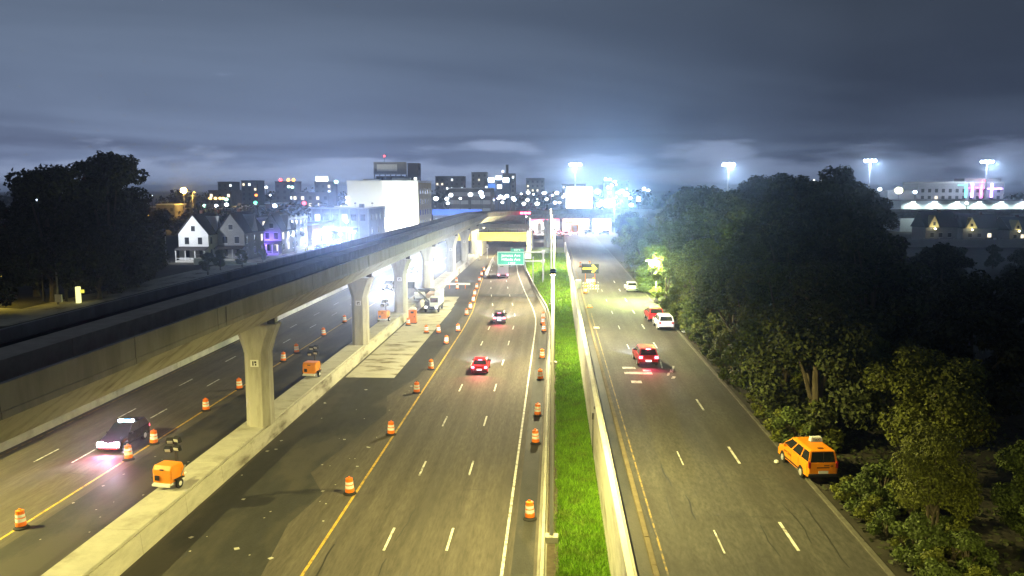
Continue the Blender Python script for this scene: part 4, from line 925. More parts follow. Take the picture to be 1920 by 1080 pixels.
# ------------------------------------------------------------------ overhead sign
t = thing('overhead_sign', 'green highway sign on a cantilever frame over the expressway', 'road sign', (-2.2, 165, 1.0))
for yy in (-.5, .5): MB().tube([(0, yy, -.4), (0, yy, 6.9)], .19, 10).build('post', steel, t)
MB().tube([(-2.1, 2.6, -.5), (-2.1, 2.6, 5.4)], .12, 8).build('post', steel, t)
for zz_ in (6.55, 4.75): MB().box(-9.2, .25, -.22, .02, zz_ - .14, zz_ + .14, 0, .02).build('arm', steel, t)
for xx in (-.05,): 
    for zz_ in (6.55, 4.75): MB().box(-.35, .35, -.62, .62, zz_ - .25, zz_ + .25, 0, .03).build('bracket', steel, t)
sp_ = MB().box(-9.2, -3.75, -.36, -.30, 3.95, 6.62, 0, .02).build('sign_panel', sign_green, t)
tb_ = MB().box(-6.5, -3.9, -.36, -.30, 6.66, 7.25, 0, .02).build('exit_tab', sign_green, t)
wl = E('sign_white', (.55, .95, 1), .35)
fr_ = MB()
for (a, b, c, d) in ((-9.1, -3.85, 4.02, 4.07), (-9.1, -3.85, 6.5, 6.55), (-9.1, -9.05, 4.07, 6.5), (-3.9, -3.85, 4.07, 6.5)): fr_.box(a, b, -.372, -.361, c, d)
fr_.build('border', reflective, sp_)
text('lettering', 'Jamaica Ave', .78, sp_, (-6.45, -.366, 5.65), (R(90), 0, 0), reflective)
text('lettering', 'Hillside Ave', .78, sp_, (-6.45, -.366, 4.85), (R(90), 0, 0), reflective)
text('lettering', '1 MILE', .52, sp_, (-6.3, -.366, 4.2), (R(90), 0, 0), reflective)
text('lettering', 'EXIT 6', .44, tb_, (-5.2, -.366, 6.80), (R(90), 0, 0), reflective)
MB().box(-3.6, -2.4, -.6, -.3, 5.2, 6.35, 0, .06).build('control_box', white_m, t)
for k in range(3): 
    h = MB().box(-8.6 + 1.9 * k, -7.9 + 1.9 * k, -1.5, -1.2, 3.7, 3.82).build('sign_lamp', steel_dk, t); MB().tube([(-8.2 + 1.9 * k, -.3, 4.0), (-8.2 + 1.9 * k, -1.3, 3.75)], .03, 5).build('lamp_arm', steel, t)
spot('sign_light', t, (-6.3, -2.6, 3.7), (-6.3, -.3, 5.6), 130, (.8, 1, 1), 130, .6, .3)
# ------------------------------------------------------------------ buildings
G0 = 3.44
brick = mat('brick', (.16, .085, .06), .9, var=.25, scale=1.2, bump=.3); brick_o = mat('brick_tan', (.30, .19, .10), .9, var=.25, scale=.6, bump=.3)
stucco = mat('stucco', (.42, .41, .38), .9, var=.15, scale=.5); stucco_g = mat('stucco_grey', (.30, .30, .31), .9, var=.2, scale=.3)
siding = mat('siding', (.45, .45, .44), .8, var=.1, scale=1.0); siding_d = mat('siding_dull', (.22, .22, .21), .8, var=.15, scale=1.0)
roof_d = mat('roof_shingle', (.035, .032, .032), .95, var=.3, scale=2); white_wall = mat('white_wall', (.66, .67, .62), .85, var=.06, scale=.1, dirt=(.55, .55, .50), dscale=.08)
pale_yel = mat('yellow_wall', (.46, .38, .20), .85, var=.1, scale=.3); dark_wall = mat('dark_wall', (.07, .065, .065), .9, var=.3, scale=.2); far_wall = mat('far_wall', (.13, .115, .11), .9, var=.3, scale=.2)
win_off = mat('window_dark', (.02, .022, .026), .15, spec=.6); trim_m = mat('trim', (.5, .5, .48), .7)
WM = {}
def win_mesh(w, h, m):
    k = (w, h, m.name)
    if k not in WM:
        WM[k] = (MB().box(-w / 2, w / 2, -.03, .0, 0, h).mesh('window', m), MB().box(-w / 2 - .09, w / 2 + .09, -.07, -.031, -.12, -.002).box(-w / 2 - .07, w / 2 + .07, -.06, -.031, h + .002, h + .1).mesh('window_frame', trim_m))
    return WM[k]
def windows(t, face, rows, w, h, lit=.15, mats=(win_off, e_win), frame=False, r=None):
    """face: (origin, along-vector, rz) - windows along a wall; rows: [(z, [offsets])]"""
    (ox, oy), (ax, ay), rz = face
    for z, offs in rows:
        for f in offs:
            m = mats[1 + rnd.randrange(len(mats) - 1)] if rnd.random() < lit else mats[0]
            a, b = win_mesh(w, h, m)
            o = link('window', a, t, (ox + ax * f, oy + ay * f, z), (0, 0, rz))
            if frame: link('frame', b, o)
def block(name, label, cat, x0, x1, y0, y1, z1, m, z0=G0, group=None, parapet=.5, rows_s=None, rows_e=None, w=1.1, h=1.5, lit=.15, mats=(win_off, e_win), roofm=None, frame=False):
    t = thing(name, label, cat, (x0, y0, z0), 0, group); X, Y, Z = x1 - x0, y1 - y0, z1 - z0
    MB().box(0, X, 0, Y, 0, Z).build('wall', m, t)
    if parapet: MB().box(-.15, X + .15, -.15, .15, Z + .003, Z + parapet).box(X - .15, X + .15, .153, Y + .15, Z + .003, Z + parapet).box(-.15, X - .153, Y - .15, Y + .15, Z + .003, Z + parapet).box(-.15, .15, .153, Y - .153, Z + .003, Z + parapet).build('parapet', roofm or trim_m, t)
    if rows_s: windows(t, ((0, -.004), (1, 0), 0), rows_s, w, h, lit, mats, frame)
    if rows_e: windows(t, ((X + .004, 0), (0, 1), R(90)), rows_e, w, h, lit, mats, frame)
    return t
def rng_(a, b, n): return [a + (b - a) * i / max(1, n - 1) for i in range(n)]

def gable_house(label, x, y, W_, D_, eave, ridge, wallm, porch=True, light=.3):
    """front faces +X-ish street; gable towards -Y (camera) with a cross gable to the street"""
    t = thing('house', label, 'house', (x, y, G0), 0, 'gabled houses beyond the viaduct')
    MB().prism([(0, 0), (W_, 0), (W_, eave), (W_ / 2, ridge), (0, eave)], 0, D_, 'y').build('wall', wallm, t)
    for sx in (0, 1):
        a = (W_ / 2, ridge + .16); b = ((W_ + .35) if sx else -.35, eave - .30); n = (0, .14)
        rf = MB(); pts = [(a[0], a[1]), b, (b[0], b[1] + .16), (a[0], a[1] + .18)]
        rf.prism(pts, -.45, D_ + .3, 'y').build('roof', roof_d, t)
    MB().prism([(D_ * .35, eave), (D_ * .65, eave), (D_ * .5, ridge - .3)], W_ * .55, W_ + .25, 'x').build('dormer', wallm, t)
    for z in (1.0, 4.0): windows(t, ((0, -.004), (1, 0), 0), [(z, [W_ * .28, W_ * .72])], 1.0, 1.6, light, (win_off, e_win), True)
    windows(t, ((0, -.004), (1, 0), 0), [(eave + .6, [W_ * .5])], .9, 1.2, 0, (win_off, e_win), True)
    for z in (1.2, 4.0): windows(t, ((W_ + .004, 0), (0, 1), R(90)), [(z, rng_(1.5, D_ - 1.5, 3))], 1.0, 1.6, light, (win_off, e_win), True)
    MB().box(W_ * .3, W_ * .3 + .7, D_ * .6, D_ * .6 + .7, eave + 1, ridge + 1.0).build('chimney', brick, t)
    if porch:
        p = MB().prism([(-2.3, 2.75), (-2.3, 2.9), (0, 3.5), (0, 3.3)], -.1, W_ + .1, 'x').build('porch_roof', roof_d, t)
        for q in rng_(.15, W_ - .15, 4): MB().box(q - .1, q + .1, -2.15, -1.95, .45, 2.75).build('post', trim_m, p)
        MB().box(0, W_, -2.2, -.01, 0, .45).build('porch_floor', concrete, t); MB().box(.3, W_ - 1.6, -2.18, -2.12, .9, 1.0).build('railing', trim_m, t)
        MB().box(W_ * .55, W_ * .55 + .95, -.05, -.006, .45, 2.5).build('door', siding_d, t)
    return t
gable_house('gabled house with its front lit hot white by a floodlight', -86.3, 186, 7.0, 12, 6.4, 10.6, siding)
gable_house('dull gabled house right of the white lit one', -78.8, 190, 6.4, 13, 6.6, 10.9, siding_d, light=.2)
gable_house('gabled house with the porch lit blue purple, beside the row house', -74.3, 207, 5.0, 11, 6.2, 10.4, siding_d, light=.2)
floodlight('floodlight', 'floodlight glaring on the white lit house front', (-84.5, 176, 12.4), (-83, 188, 6.0), 5200, (.85, .9, 1), .6, 'flood lamps lighting the house fronts', 8.9, e_blue, 110)
floodlight('floodlight', 'purple lamp under the porch roof beside the row house', (-73.0, 203.5, 7.2), (-71.8, 208, 4.6), 2600, (.22, .12, 1.0), .5, 'flood lamps lighting the house fronts', 3.7, e_purple, 150)
wr_ = MB().prism([(0, 0), (14, 0), (14, .4), (0, 1.5)], -.3, .3, 'y'); t = thing('ramp', 'white pale ramp wall sloping down beside the lit porch', 'ramp', (-79.5, 178.5, G0)); wr_.build('ramp_wall', white_wall, t); MB().tube([(0, 0, 2.3), (14, 0, 1.2)], .04, 5).build('handrail', steel, t)
b = block('row_house', 'flat roofed brick row house with scalloped parapet, washed purple at its foot', 'house', -79.0, -70.4, 217, 233, 12.0, stucco_g, rows_e=[(z, rng_(2, 14, 4)) for z in (1.2, 4.0, 6.6)], rows_s=[(z, [2, 6.4]) for z in (4.0, 6.6)], lit=.15, frame=True, parapet=.5)
for k in range(4): MB().lathe([(.75, 0), (.75, .3)], 12, (0, 0), 0, 'x').build('parapet_crest', trim_m, b, loc=(8.4, 2 + 4 * k, 9.0))
for k in range(2):
    for z in (3.6, 6.2): MB().box(8.62, 9.5, 3 + k * 7, 5.6 + k * 7, z, z + .9).build('balcony', siding_d, b)
b = block('brick_building', 'long low brick building lit orange by street lamps', 'building', -92, -70.5, 238, 262, 9.6, brick_o, rows_e=[(1.0, rng_(3, 21, 4))], w=2.2, h=1.6, lit=.2)
b = block('warehouse', 'grey flat roofed warehouse with pilasters behind the glaring forecourt', 'building', -79.5, -60.4, 268, 296, 13.6, stucco_g, rows_s=[(6.4, rng_(2, 17, 6))], rows_e=[(2, rng_(4, 24, 3)), (6.4, rng_(4, 24, 4))], w=1.6, h=2.0, lit=.1, mats=(win_off, e_winw))
for k in range(7): MB().box(k * 3.1, k * 3.1 + .4, -.18, -.004, 0, 10.1).build('pilaster', stucco, b)
MB().box(3, 5, 8, 10, 10.2, 11.4).box(13, 14.4, 12, 14, 10.2, 11.6).build('roof_unit', siding_d, b)
b = block('office_block', 'big blank white building floodlit from below, with plant on its roof', 'building', -75.5, -49.5, 300, 332, 22.6, white_wall, parapet=.6, roofm=white_wall)
MB().box(26.003, 26.12, .3, 31.7, 0, 19.0).build('side_wall', pale_yel, b)
windows(b, ((26.125, 0), (0, 1), R(90)), [(z, rng_(4, 28, 5)) for z in (3, 7, 11, 15)], 1.4, 2.0, .05, (win_off, e_win))
MB().box(5, 11, 4, 12, 19.2, 20.4).box(15.5, 22.5, 5, 14, 19.2, 20.8).build('roof_step', white_wall, b)
pl = MB().box(9.0, 19.5, 8, 20, 19.2, 21.5).build('plant_room', dark_wall, b)
MB().box(8.2, 20.6, 7.6, 8.0, 22.0, 26.6).build('roof_screen', stucco_g, b); MB().box(9.5, 17, 7.4, 7.59, 23.2, 25.8).build('screen_panel', white_m, b)
fm = MB()
for q in rng_(8.4, 20.4, 7): fm.tube([(q, 7.8, 19.2), (q, 7.8, 22.0)], .14, 6); fm.tube([(q, 10.5, 19.2), (q, 7.9, 23.5)], .1, 5)
fm.build('screen_frame', steel_dk, b)
MB().box(21.2, 25.2, 6, 12, 19.2, 26.2).build('stair_tower', dark_wall, b); MB().tube([(12, 9, 26.5), (12, 9, 28.6)], .1, 6).build('mast', steel_dk, b); MB().lathe([(.3, 28.6), (.35, 28.9), (.15, 29.2)], 10, (12, 9)).build('beacon', e_red, b)
MB().box(23.6, 24.6, 5.7, 5.95, 20.0, 20.9).build('roof_lamp', e_winw, b)
for k in range(4):
    floodlight('floodlight', 'floodlight at the foot of the big white building', (-72 + 7 * k, 291, 6.5), (-70 + 7 * k, 300, 9), 3500 if k < 2 else 14000, (.95, 1, .93), .7, 'flood lamps along the foot of the white building', 3.0, e_blue, 150)
for k in range(3):
    floodlight('floodlight', 'added floodlight on the warehouse roof brightening the big white building', (-75 + 6 * k, 285, 15.2), (-72 + 7 * k, 300, 15.5), 1700, (1, 1, .88), .7, 'added flood lamps on the warehouse roof', 1.6, e_white, 150)  # roof lamps added to even out the white wall

# forecourt canopy blazing with light
t = thing('forecourt_canopy', 'blazing white lit forecourt canopy in front of the grey warehouse', 'canopy', (-63.6, 243, G0), 0)
MB().box(-4.6, 4.6, -3.5, 3.5, 4.6, 5.3, 0, .05).build('canopy_roof', white_m, t)
for sx in (-3.4, 3.4):
    for sy in (-2.2, 2.2): MB().box(sx - .15, sx + .15, sy - .15, sy + .15, 0, 4.597).build('column', steel, t)
for k in range(5): MB().box(-4.2 + k * 1.75, -2.9 + k * 1.75, -3.62, -3.503, 4.7, 5.2).build('fascia_light', E('fascia_glow', (.78, .88, 1), 40), t)
for sx in (-2.6, 0, 2.6): MB().box(sx - .5, sx + .5, -1.2, -.2, 4.50, 4.596).build('ceiling_light', e_blue, t)
for sx in (-3, 0, 3): spot('lamp_light', t, (sx, -2.5, 4.4), (sx, -2.9, 0), 4500, (.75, .85, 1), 165, .5, .4)
for k in range(4):
    floodlight('floodlight', 'glaring floodlight on a post before the forecourt canopy', (-69.5 + k * 3.6, 236.5 + k, 5.6 + .7 * k), (-40, 150, 4), 2500, (.7, .82, 1), .9, 'glaring flood lamps before the canopy', 2.1 + .7 * k, E('flood_glare', (.7, .82, 1), 160), 150)
floodlight('floodlight', 'tall lone floodlight above the forecourt canopy', (-62.4, 246, 10.4), (-40, 160, 4), 2500, (.75, .85, 1), .9, None, 6.9, E('flood_glare', (.7, .82, 1), 160), 150)
# orange sodium lamp at the brick wall, lamps before the row house
lamp_post('street_lamp', 'small globe street lamp glaring before the row house', (-67.3, 212, 3.49), 4.6, [(-.5, 0)], (.6, .6, 1), 350, 'lamps before the row houses', mat_l=e_blue)
lamp_post('street_lamp', 'sodium street lamp casting orange on the brick building', (-66.9, 243, 3.49), 5.2, [(-1.2, 0)], (1, .50, .08), 9000, 'lamps before the row houses', mat_l=e_warm)
lamp_post('street_lamp', 'sodium lamp glowing orange among the far trees above the white lit house', (-150, 338, 3.4), 15.5, [(.6, 0)], (1, .6, .1), 12000, None, mat_l=E('lamp_sodium', (1, .62, .12), 60))
t = thing('globe_light', 'big orange glow of a sodium light among the far trees', 'lamp', (-150, 330, G0)); MB().tube([(0, 0, 0), (0, 0, 15)], .15, 6).build('pole', steel, t); MB().lathe([(.3, 15), (1.1, 15.5), (1.1, 16.6), (.3, 17.2)], 12).build('globe', E('lamp_sodium', (1, .62, .12), 60), t)
for k in range(5): 
    t = thing('bollard', 'yellow bollard in the row before the orange brick building', 'bollard', (-66.9, 219 + 2.2 * k, 3.48), 0, 'yellow bollards'); MB().lathe([(.2, 0), (.2, 1.3), (.1, 1.45)], 10).build('post', mat('bollard_yellow', (.55, .5, .03), .6), t); MB().lathe([(.207, .9), (.207, 1.1)], 10, caps=False).build('band', reflective, t)
for k, (y, p) in enumerate(((231, white_p), (239, gray_p), (247, white_p), (226, black_p))):
    car('parked_car', ('white sedan parked before the orange brick building, nearer one', 'grey sedan parked between two white ones before the brick building', 'white sedan parked before the brick building, farther one', 'black sedan parked first before the row house')[k], 'car', (-64.8, y, 3.49), 0, p, 'sedan', tail=False)

# lit post, utility pole and kiosk among the left trees
t = thing('marker_post', 'bright yellow and white lit post below the dark left trees', 'post', (-69.4, 116.5, G0)); MB().box(-.26, .22, -.3, .3, .06, 2.45, 0, .04).build('panel', E('lit_panel', (1, .95, .35), .75), t); MB().box(-.46, .42, -.4, .4, 0, .06).build('base', concrete, t); MB().box(.4, .8, -.2, .2, 1.55, 2.0).build('small_sign', E('lit_yellow', (1, .9, .1), .5), t)  # panel and small sign given a glow of their own
t = thing('utility_pole', 'grey utility pole with a box, left of the lit post', 'utility pole', (-71.6, 115, G0)); MB().tube([(0, 0, 0), (0, 0, 6.4)], [.16, .12], 8).build('pole', mat('weathered_wood', (.22, .2, .18), .9), t); MB().box(-.25, .75, -.35, -.12, .4, 1.5).build('meter_box', white_m, t); MB().box(-.9, .9, -.08, .08, 5.6, 5.75).build('crossarm', bark, t)
lamp_post('street_lamp', 'yellow street lamp at the left edge behind the pale driveway', (-79.5, 113.5, G0), 4.2, [(.5, 0)], (1, .75, .08), 600, None, mat_l=E('lamp_yellow', (1, .75, .08), 6))

# railings, awning, etc behind the viaduct on the far side street
t = thing('store_building', 'blue lit low building with a long glowing blue fascia', 'building', (-50, 340, G0)); MB().box(0, 20, 0, 8, 0, 6.8).build('wall', white_m, t); MB().box(-.2, 20.2, -.6, -.004, 6.0, 8.4).build('fascia', E('fascia_blue', (.08, .22, 1), .6), t); 
for k in range(5): MB().box(1 + 4 * k, 3.6 + 4 * k, -.06, -.004, .5, 4.6).build('shop_window', e_winw, t)

# far town ahead: garages, apartment blocks, towers
b = block('parking_garage', 'low parking garage with pale horizontal bands behind the white building', 'building', -56, -34, 440, 470, 20.5, far_wall, parapet=.3)
for k in range(3):
    for xa in (0, 11.8): MB().box(xa, xa + 10.2, -.5, -.004, 4.5 + 4.2 * k, 6.6 + 4.2 * k).build('band', stucco, b)
APT = [(-92, -70, 640, 29.5, dark_wall), (-66, -54, 660, 33, far_wall), (-50, -43, 590, 27, dark_wall), (-38, -29, 610, 31, far_wall), (-22, -8, 640, 28, far_wall), (-214, -203, 560, 25.5, dark_wall), (-247, -236, 600, 25, dark_wall), (-160, -149, 470, 24, dark_wall), (-140, -130, 480, 24, dark_wall), (-178, -166, 420, 19, far_wall), (-128, -110, 400, 18, far_wall), (40, 60, 680, 26, dark_wall), (6, 26, 700, 24, far_wall)]
for k, (x0, x1, y, z, m) in enumerate(APT):
    lb = ['dark apartment slab right behind the white building', 'brown apartment block, tallest of the far cluster ahead', 'narrow dark block in the far cluster ahead', 'brown tower block with a chimney stack over the bend of the viaduct', 'far brown block beside the blue lit tower',
          'dark block rising from the left tree line', 'dark block at the far left of the tree line', 'dark block topped with red beacons', 'dark block with a lit sign on its roof, left of the white building', 'low pale block left of the beacon block', 'low grey block just left of the white building', 'far dark block on the right of the bright street', 'far low block behind the crossing viaduct'][k]
    W_ = x1 - x0; n = max(3, int(W_ / 3.4))
    b = block('apartment_block', lb, 'building', x0, x1, y, y + 14, z, m, parapet=.6, roofm=m, rows_s=[(zz_, rng_(1.5, W_ - 1.5, n)) for zz_ in np.arange(z - G0 - 3, max(4, z - G0 - 17), -3.3)], w=1.4, h=1.6, lit=.22, mats=(win_off, e_win, e_winw))
    if k == 3: MB().box(2, 4, 3, 5, z - G0, z - G0 + 7).build('chimney', far_wall, b)
    if k == 7:
        for q in (3, 7.5, 10.5): MB().lathe([(.8, 0), (.9, .8), (.3, 1.5)], 8).build('beacon', (e_red, e_amber, e_red)[int(q) % 3], b, loc=(q, 1, z - G0 + .7))
    if k == 8: MB().box(1, 8, -.4, 0, z - G0 + .7, z - G0 + 3.4).build('roof_sign', E('sign_glow', (.85, 1, .75), 3), b)
for k in range(13):
    x = -205 + 9.6 * k + 3 * ((k * .618) % 1); y = 300 + 70 * ((k * .382) % 1); W_ = 7.5 + 3 * ((k * .27) % 1); z = 8.5 + 6.5 * ((k * .618 + .3) % 1)
    b = block('low_building', ['flat roofed', 'narrow', 'wide low'][k % 3] + ' dark building in the crowded blocks left of the big white one', 'building', x, x + W_, y, y + 11, z, (far_wall, brick, dark_wall, stucco_g)[k % 4], group='low dark buildings crowding the left distance, ' + ['flat', 'narrow', 'wide'][k % 3], rows_s=[(q, rng_(1.2, W_ - 1.2, 3)) for q in np.arange(1.5, z - G0 - 1.5, 3)], w=1.1, h=1.4, lit=.12, mats=(win_off, e_win, e_winy, e_winw))
    if k % 2: MB().box(1, 3, 3, 5, z - G0 + .01, z - G0 + 1.6).build('roof_unit', siding_d, b)
t = thing('glass_tower', 'blue lit tower crowned with bright white lights', 'building', (-42, 520, G0)); MB().box(0, 14, 0, 12, 0, 24).build('wall', mat('tower_blue', (.06, .10, .22), .5), t)
for k in range(3): MB().box(.5 + 4.6 * k, 4.2 + 4.6 * k, -.3, -.004, 21 + (k % 2) * 1.6, 23.6 + (k % 2) * 1.2).build('crown_light', E('crown_glow', (.85, 1, .98), 6), t)
MB().box(.4, 5, -.2, -.004, 16, 20).build('blue_panel', E('panel_blue', (.1, .3, 1), .5), t); MB().box(6, 9, -.2, -.004, 17, 19.5).build('sign', e_winw, t); MB().lathe([(.7, 0), (.8, .9), (.3, 1.5)], 8).build('beacon', e_winw, t, loc=(9.6, 1, 27)); MB().tube([(9.6, 1, 24), (9.6, 1, 27)], .12, 5).build('mast', steel_dk, t)
t = thing('billboard', 'blazing white billboard above the crossing viaduct', 'billboard', (10, 372, G0))
MB().box(-4.8, 6.6, -.3, 0, 8.2, 17.6).build('lit_face', E('billboard_glow', (.92, .96, 1), 5.0), t); MB().box(-5, 6.8, .003, .6, 8.0, 17.8).build('frame', steel_dk, t)
for q in (-3, 4.6): MB().tube([(q, .4, 0), (q, .4, 8)], .35, 8).build('leg', steel_dk, t)

# shops and traffic under the curve
for k, (x0, x1, lb, m, em) in enumerate(((-9.5, 2, 'brightly lit shop with a red sign, left of the dark pier', stucco, E('shop_red', (1, .05, .12), 4)), (3, 13.5, 'brightly lit shop with an orange red front under the viaduct curve', stucco, E('shop_orange', (1, .22, .05), 3)), (14.5, 22, 'white lit shop right of the orange one', stucco, e_winw))):
    t = thing('shop', lb, 'shop', (x0, 322, G0)); X = x1 - x0; MB().box(0, X, 0, 10, 0, 6.5).build('wall', m, t); MB().box(.3, X - .3, -.5, -.004, 4.2, 5.8).build('sign_board', em, t)
    for q in rng_(1.6, X - 1.6, 3): MB().box(q - 1.3, q + 1.3, -.06, -.003, .4, 3.6).build('shop_window', E('shop_glow', (1, .92, .84), 2.6), t)
    MB().prism([(-2.2, 3.6), (-.01, 4.1), (-.01, 3.9)], .3, X - .3, 'x').build('awning', orange if k == 1 else white_m, t)
    for q in (X * .3, X * .7): spot('lamp_light', t, (q, -2.6, 6.2), (q, -4.5, 0), 11000, (1, .95, .88), 165, .5, .4)
t = thing('box_truck', 'orange truck standing in the lit street under the viaduct curve', 'truck', (7.5, 306, 3.5)); MB().box(-1.3, 1.3, -3, 2, 1, 3.6, 0, .05).build('cargo_box', orange_eq, t); MB().box(-1.2, 1.2, 2.05, 3.6, .5, 2.6, 0, .15).build('cab', white_p, t)
for sx in (-1, 1):
    for yy in (-1.8, 2.7): MB().lathe([(.3, -.14), (.46, -.1), (.46, .1), (.3, .14)], 12, (0, 0), 0, 'x').build('wheel', rubber, t, loc=(sx * 1.05, yy, .46))
    MB().box(sx * 1.05 - .15, sx * 1.05 + .15, -3.06, -3.003, .8, 1.1).build('taillight', e_brake, t)
for k, (x, y, rz, p) in enumerate(((-4, 311, 1.57, white_p), (1.6, 304, 0, red_glow_p), (13, 308, -1.57, white_p), (18, 303, 1.57, silver_p), (4, 297, .1, white_p), (-9.5, 304, 1.57, red_glow_p))):
    car('car', ['white car crossing at the left of the lit street', 'red car stopped before the dark pier street', 'white car crossing before the orange shop', 'silver car at the right end of the lit street', 'white car queueing beside the orange truck', 'red car braking above the yellow bridge'][k], 'car', (x, y, 3.5), rz, p, 'suv', brake=True, tail=True)
floodlight('traffic_lamp', 'red glowing signal lamps above the right end of the yellow bridge', (-9.4, 268, 12.4), (-9.4, 100, 8), 200, (1, .1, .1), 1.0, None, 8.5, E('signal_red', (1, .05, .12), 22), 140, 3)
lamp_post('street_lamp', 'pinkish white light pole at the right end of the yellow bridge', (-7.3, 249, 7.4), 4.4, [(-.8, 0)], (1, .9, .85), 9000, None, mat_l=e_white)
lamp_post('street_lamp', 'lamp lighting the roadway before the yellow bridge, on the median', (-21.6, 236, 0), 9, [(1.2, 0)], (1, .88, .5), 8000, None, mat_l=e_warm)

floodlight('floodlight', 'oversized blue white glare panel added at the lamp above the service road end', (17.2, 261.5, 15.6), (2, 100, 12), 3000, (.62, .78, 1), 3.4, None, 0, E('star_glare', (.62, .78, 1), 800), 150)  # oversized glowing panel added for the blown out core of the lamp
spot('star_halo_beam', None, (17.2, 261.2, 15.6), (0, 0, 19.5), 190000, (.30, .58, 1), 13, 1.0, .4)  # narrow beam added toward the camera to make the lamp halo
spot('canopy_halo_beam', None, (-63.5, 238.5, 7.2), (0, 0, 19.5), 140000, (.30, .48, 1), 13, 1.0, .4)  # another added beam, aimed at the camera for glow round the canopy
for q, lb in ((-19.5, 'added warm floodlight brightening the left half of the yellow bridge'), (-12.5, 'added warm floodlight brightening the right half of the yellow bridge')):
    floodlight('floodlight', lb, (q, 240, 3.2), (q + .5, 250, 5.9), 10000, (1, .9, .42), .5, None, 3.2, e_warm, 150)  # lamps added only to brighten the bridge girders
# high masts of flood lamps
def high_mast(x, y, z, label, n=4, power=6000, wid=.95):
    t = thing('high_mast', label, 'floodlight mast', (x, y, G0), 0, 'high floodlight masts on the skyline'); H = z - G0
    MB().tube([(0, 0, 0), (0, 0, H)], [.55, .32], 10).build('pole', mat('mast_white', (.6, .6, .62), .5), t); MB().lathe([(2.6, H - .3), (2.6, H - .1)], 16).build('lamp_ring', steel, t)
    for k in range(n * 2):
        a = math.pi * 2 * k / (n * 2) - math.pi / 2; h = MB().box(-wid / 2, wid / 2, -.5, .5, -.5, .5, 0, .12).build('lamp_head', E('mast_glow', (.66, .80, 1), 110), t, loc=(2.3 * math.cos(a), 2.3 * math.sin(a), H - .8)); h.rotation_euler = (0, 0, a)
    spot('lamp_light', t, (0, 0, H - 1.6), (0, 0, 0), power, (.75, .85, 1), 150, .5, 1.0)
    spot('lamp_light', t, (0, -2.9, H - .8), (-x * .9, -y * .97, 17 - H), 70000, (.46, .68, 1), 11, 1.0, .5)  # second beam added toward the camera so the mast head blooms
high_mast(9.8, 400, 32.5, 'high floodlight mast standing over the white billboard', power=7000)
high_mast(79, 385, 32.0, 'high floodlight mast just left of the tallest right trees', power=5000)
high_mast(152, 412, 34.5, 'high floodlight mast between the right trees and the hotel', power=5000)
high_mast(208, 414, 34.0, 'high floodlight mast at the far right, in front of the hotel', power=7000)

# hotel, long shed, houses and garden wall at the far right
b = block('hotel', 'grey hotel block with cyan, pink and purple lights', 'hotel', 182, 224, 428, 446, 23.0, stucco_g, rows_s=[(z, rng_(2.5, 39.5, 12)) for z in (4.5, 8, 11.5, 15)], w=1.5, h=1.8, lit=.12, mats=(win_off, e_win), parapet=.8)
MB().box(-14, -.01, 2, 16, 0, 16).build('wing', stucco_g, b); MB().box(24, 42, 3, 14, 19.6, 22).build('penthouse', stucco_g, b)
e_pink = E('lamp_magenta_bright', (1, .08, .6), 5); e_purple = E('lamp_violet', (.4, .2, 1), 6)
for q, m in ((23.5, e_cyan), (26.5, e_purple), (31, e_pink), (36, e_purple)): MB().box(q - .5, q + .5, -.4, -.004, 12.5, 19.4).build('light_strip', m, b)
MB().box(25, 33, -.45, -.004, 17.0, 17.5).build('light_band', e_pink, b); MB().box(19.5, 24, -.4, -.004, 18.4, 18.9).build('light_band', e_cyan, b); MB().box(34, 41, -.4, -.004, 16.6, 17.1).build('light_band', e_purple, b); MB().lathe([(.8, 0), (.8, 1.0), (.2, 1.5)], 8).build('beacon', e_red, b, loc=(32.6, 1, 19.8))
b = block('long_shed', 'long low shed with a bright white lit wall facing the woods', 'building', 136, 184, 334, 350, 15.4, mat('shed_white', (.55, .6, .6), .8), parapet=0)
MB().box(-1, 49, -1.6, 17, 11.963, 12.6).build('roof', siding_d, b)
for k in range(6): 
    MB().box(3.5 + 8.4 * k, 5.0 + 8.4 * k, -1.2, -.8, 11.5, 11.9).build('wall_lamp', e_winw, b); spot('lamp_light', b, (4.2 + 8.4 * k, -1.5, 11.3), (4.2 + 8.4 * k, .2, 5), 1500, (.82, 1, .95), 160, .5, .3)
for k, (x, lb) in enumerate(((118, 'small dark roofed house with a lit yellow gable, left of the far right pair'), (131.5, 'small dark roofed house with a lit yellow gable, middle of the far right row'), (144, 'small house with a yellow lit corner at the far right end'))):
    t = thing('house', lb, 'house', (x, 270 + 4 * (k % 2), G0), (.12, -.1, .3)[k], 'small houses before the long shed'); t.scale = (1, 1, (1, .9, .82)[k])
    MB().prism([(0, 0), (10.5, 0), (10.5, 4.6), (0, 4.6)], 0, 8, 'y').build('wall', siding_d, t)
    MB().prism([(-.5, 4.5), (8.5, 4.5), (4, 9.6)], -.4, 11, 'x').build('roof', roof_d, t)
    MB().prism([(.5, 4.62), (4.0, 4.62), (2.25, 8.4)], -.9, 2.5, 'y').build('gable', mat('gable_cream', (.55, .48, .25), .8), t); windows(t, ((0, -.904), (1, 0), 0), [(5.2, [2.25])], .8, 1.1, 0, (win_off, e_win), True)
    windows(t, ((0, -.004), (1, 0), 0), [(1.4, [2.2, 5, 8])], 1.1, 1.4, .2, (win_off, e_win), True); MB().box(6, 6.8, 3.6, 4.4, 7, 10.2).build('chimney', brick, t)
    MB().box(2.1, 2.4, -1.6, -1.3, 4.0, 4.3).build('gable_lamp', e_warm, t); spot('lamp_light', t, (2.25, -3.0, 4.4), (2.25, -.9, 6.2), (150, 110, 20)[k], (1, .9, .5), 120, .6, .2)
t = thing('garden_wall', 'long dim stone wall across the dark field at the far right', 'wall', (98, 244, G0))
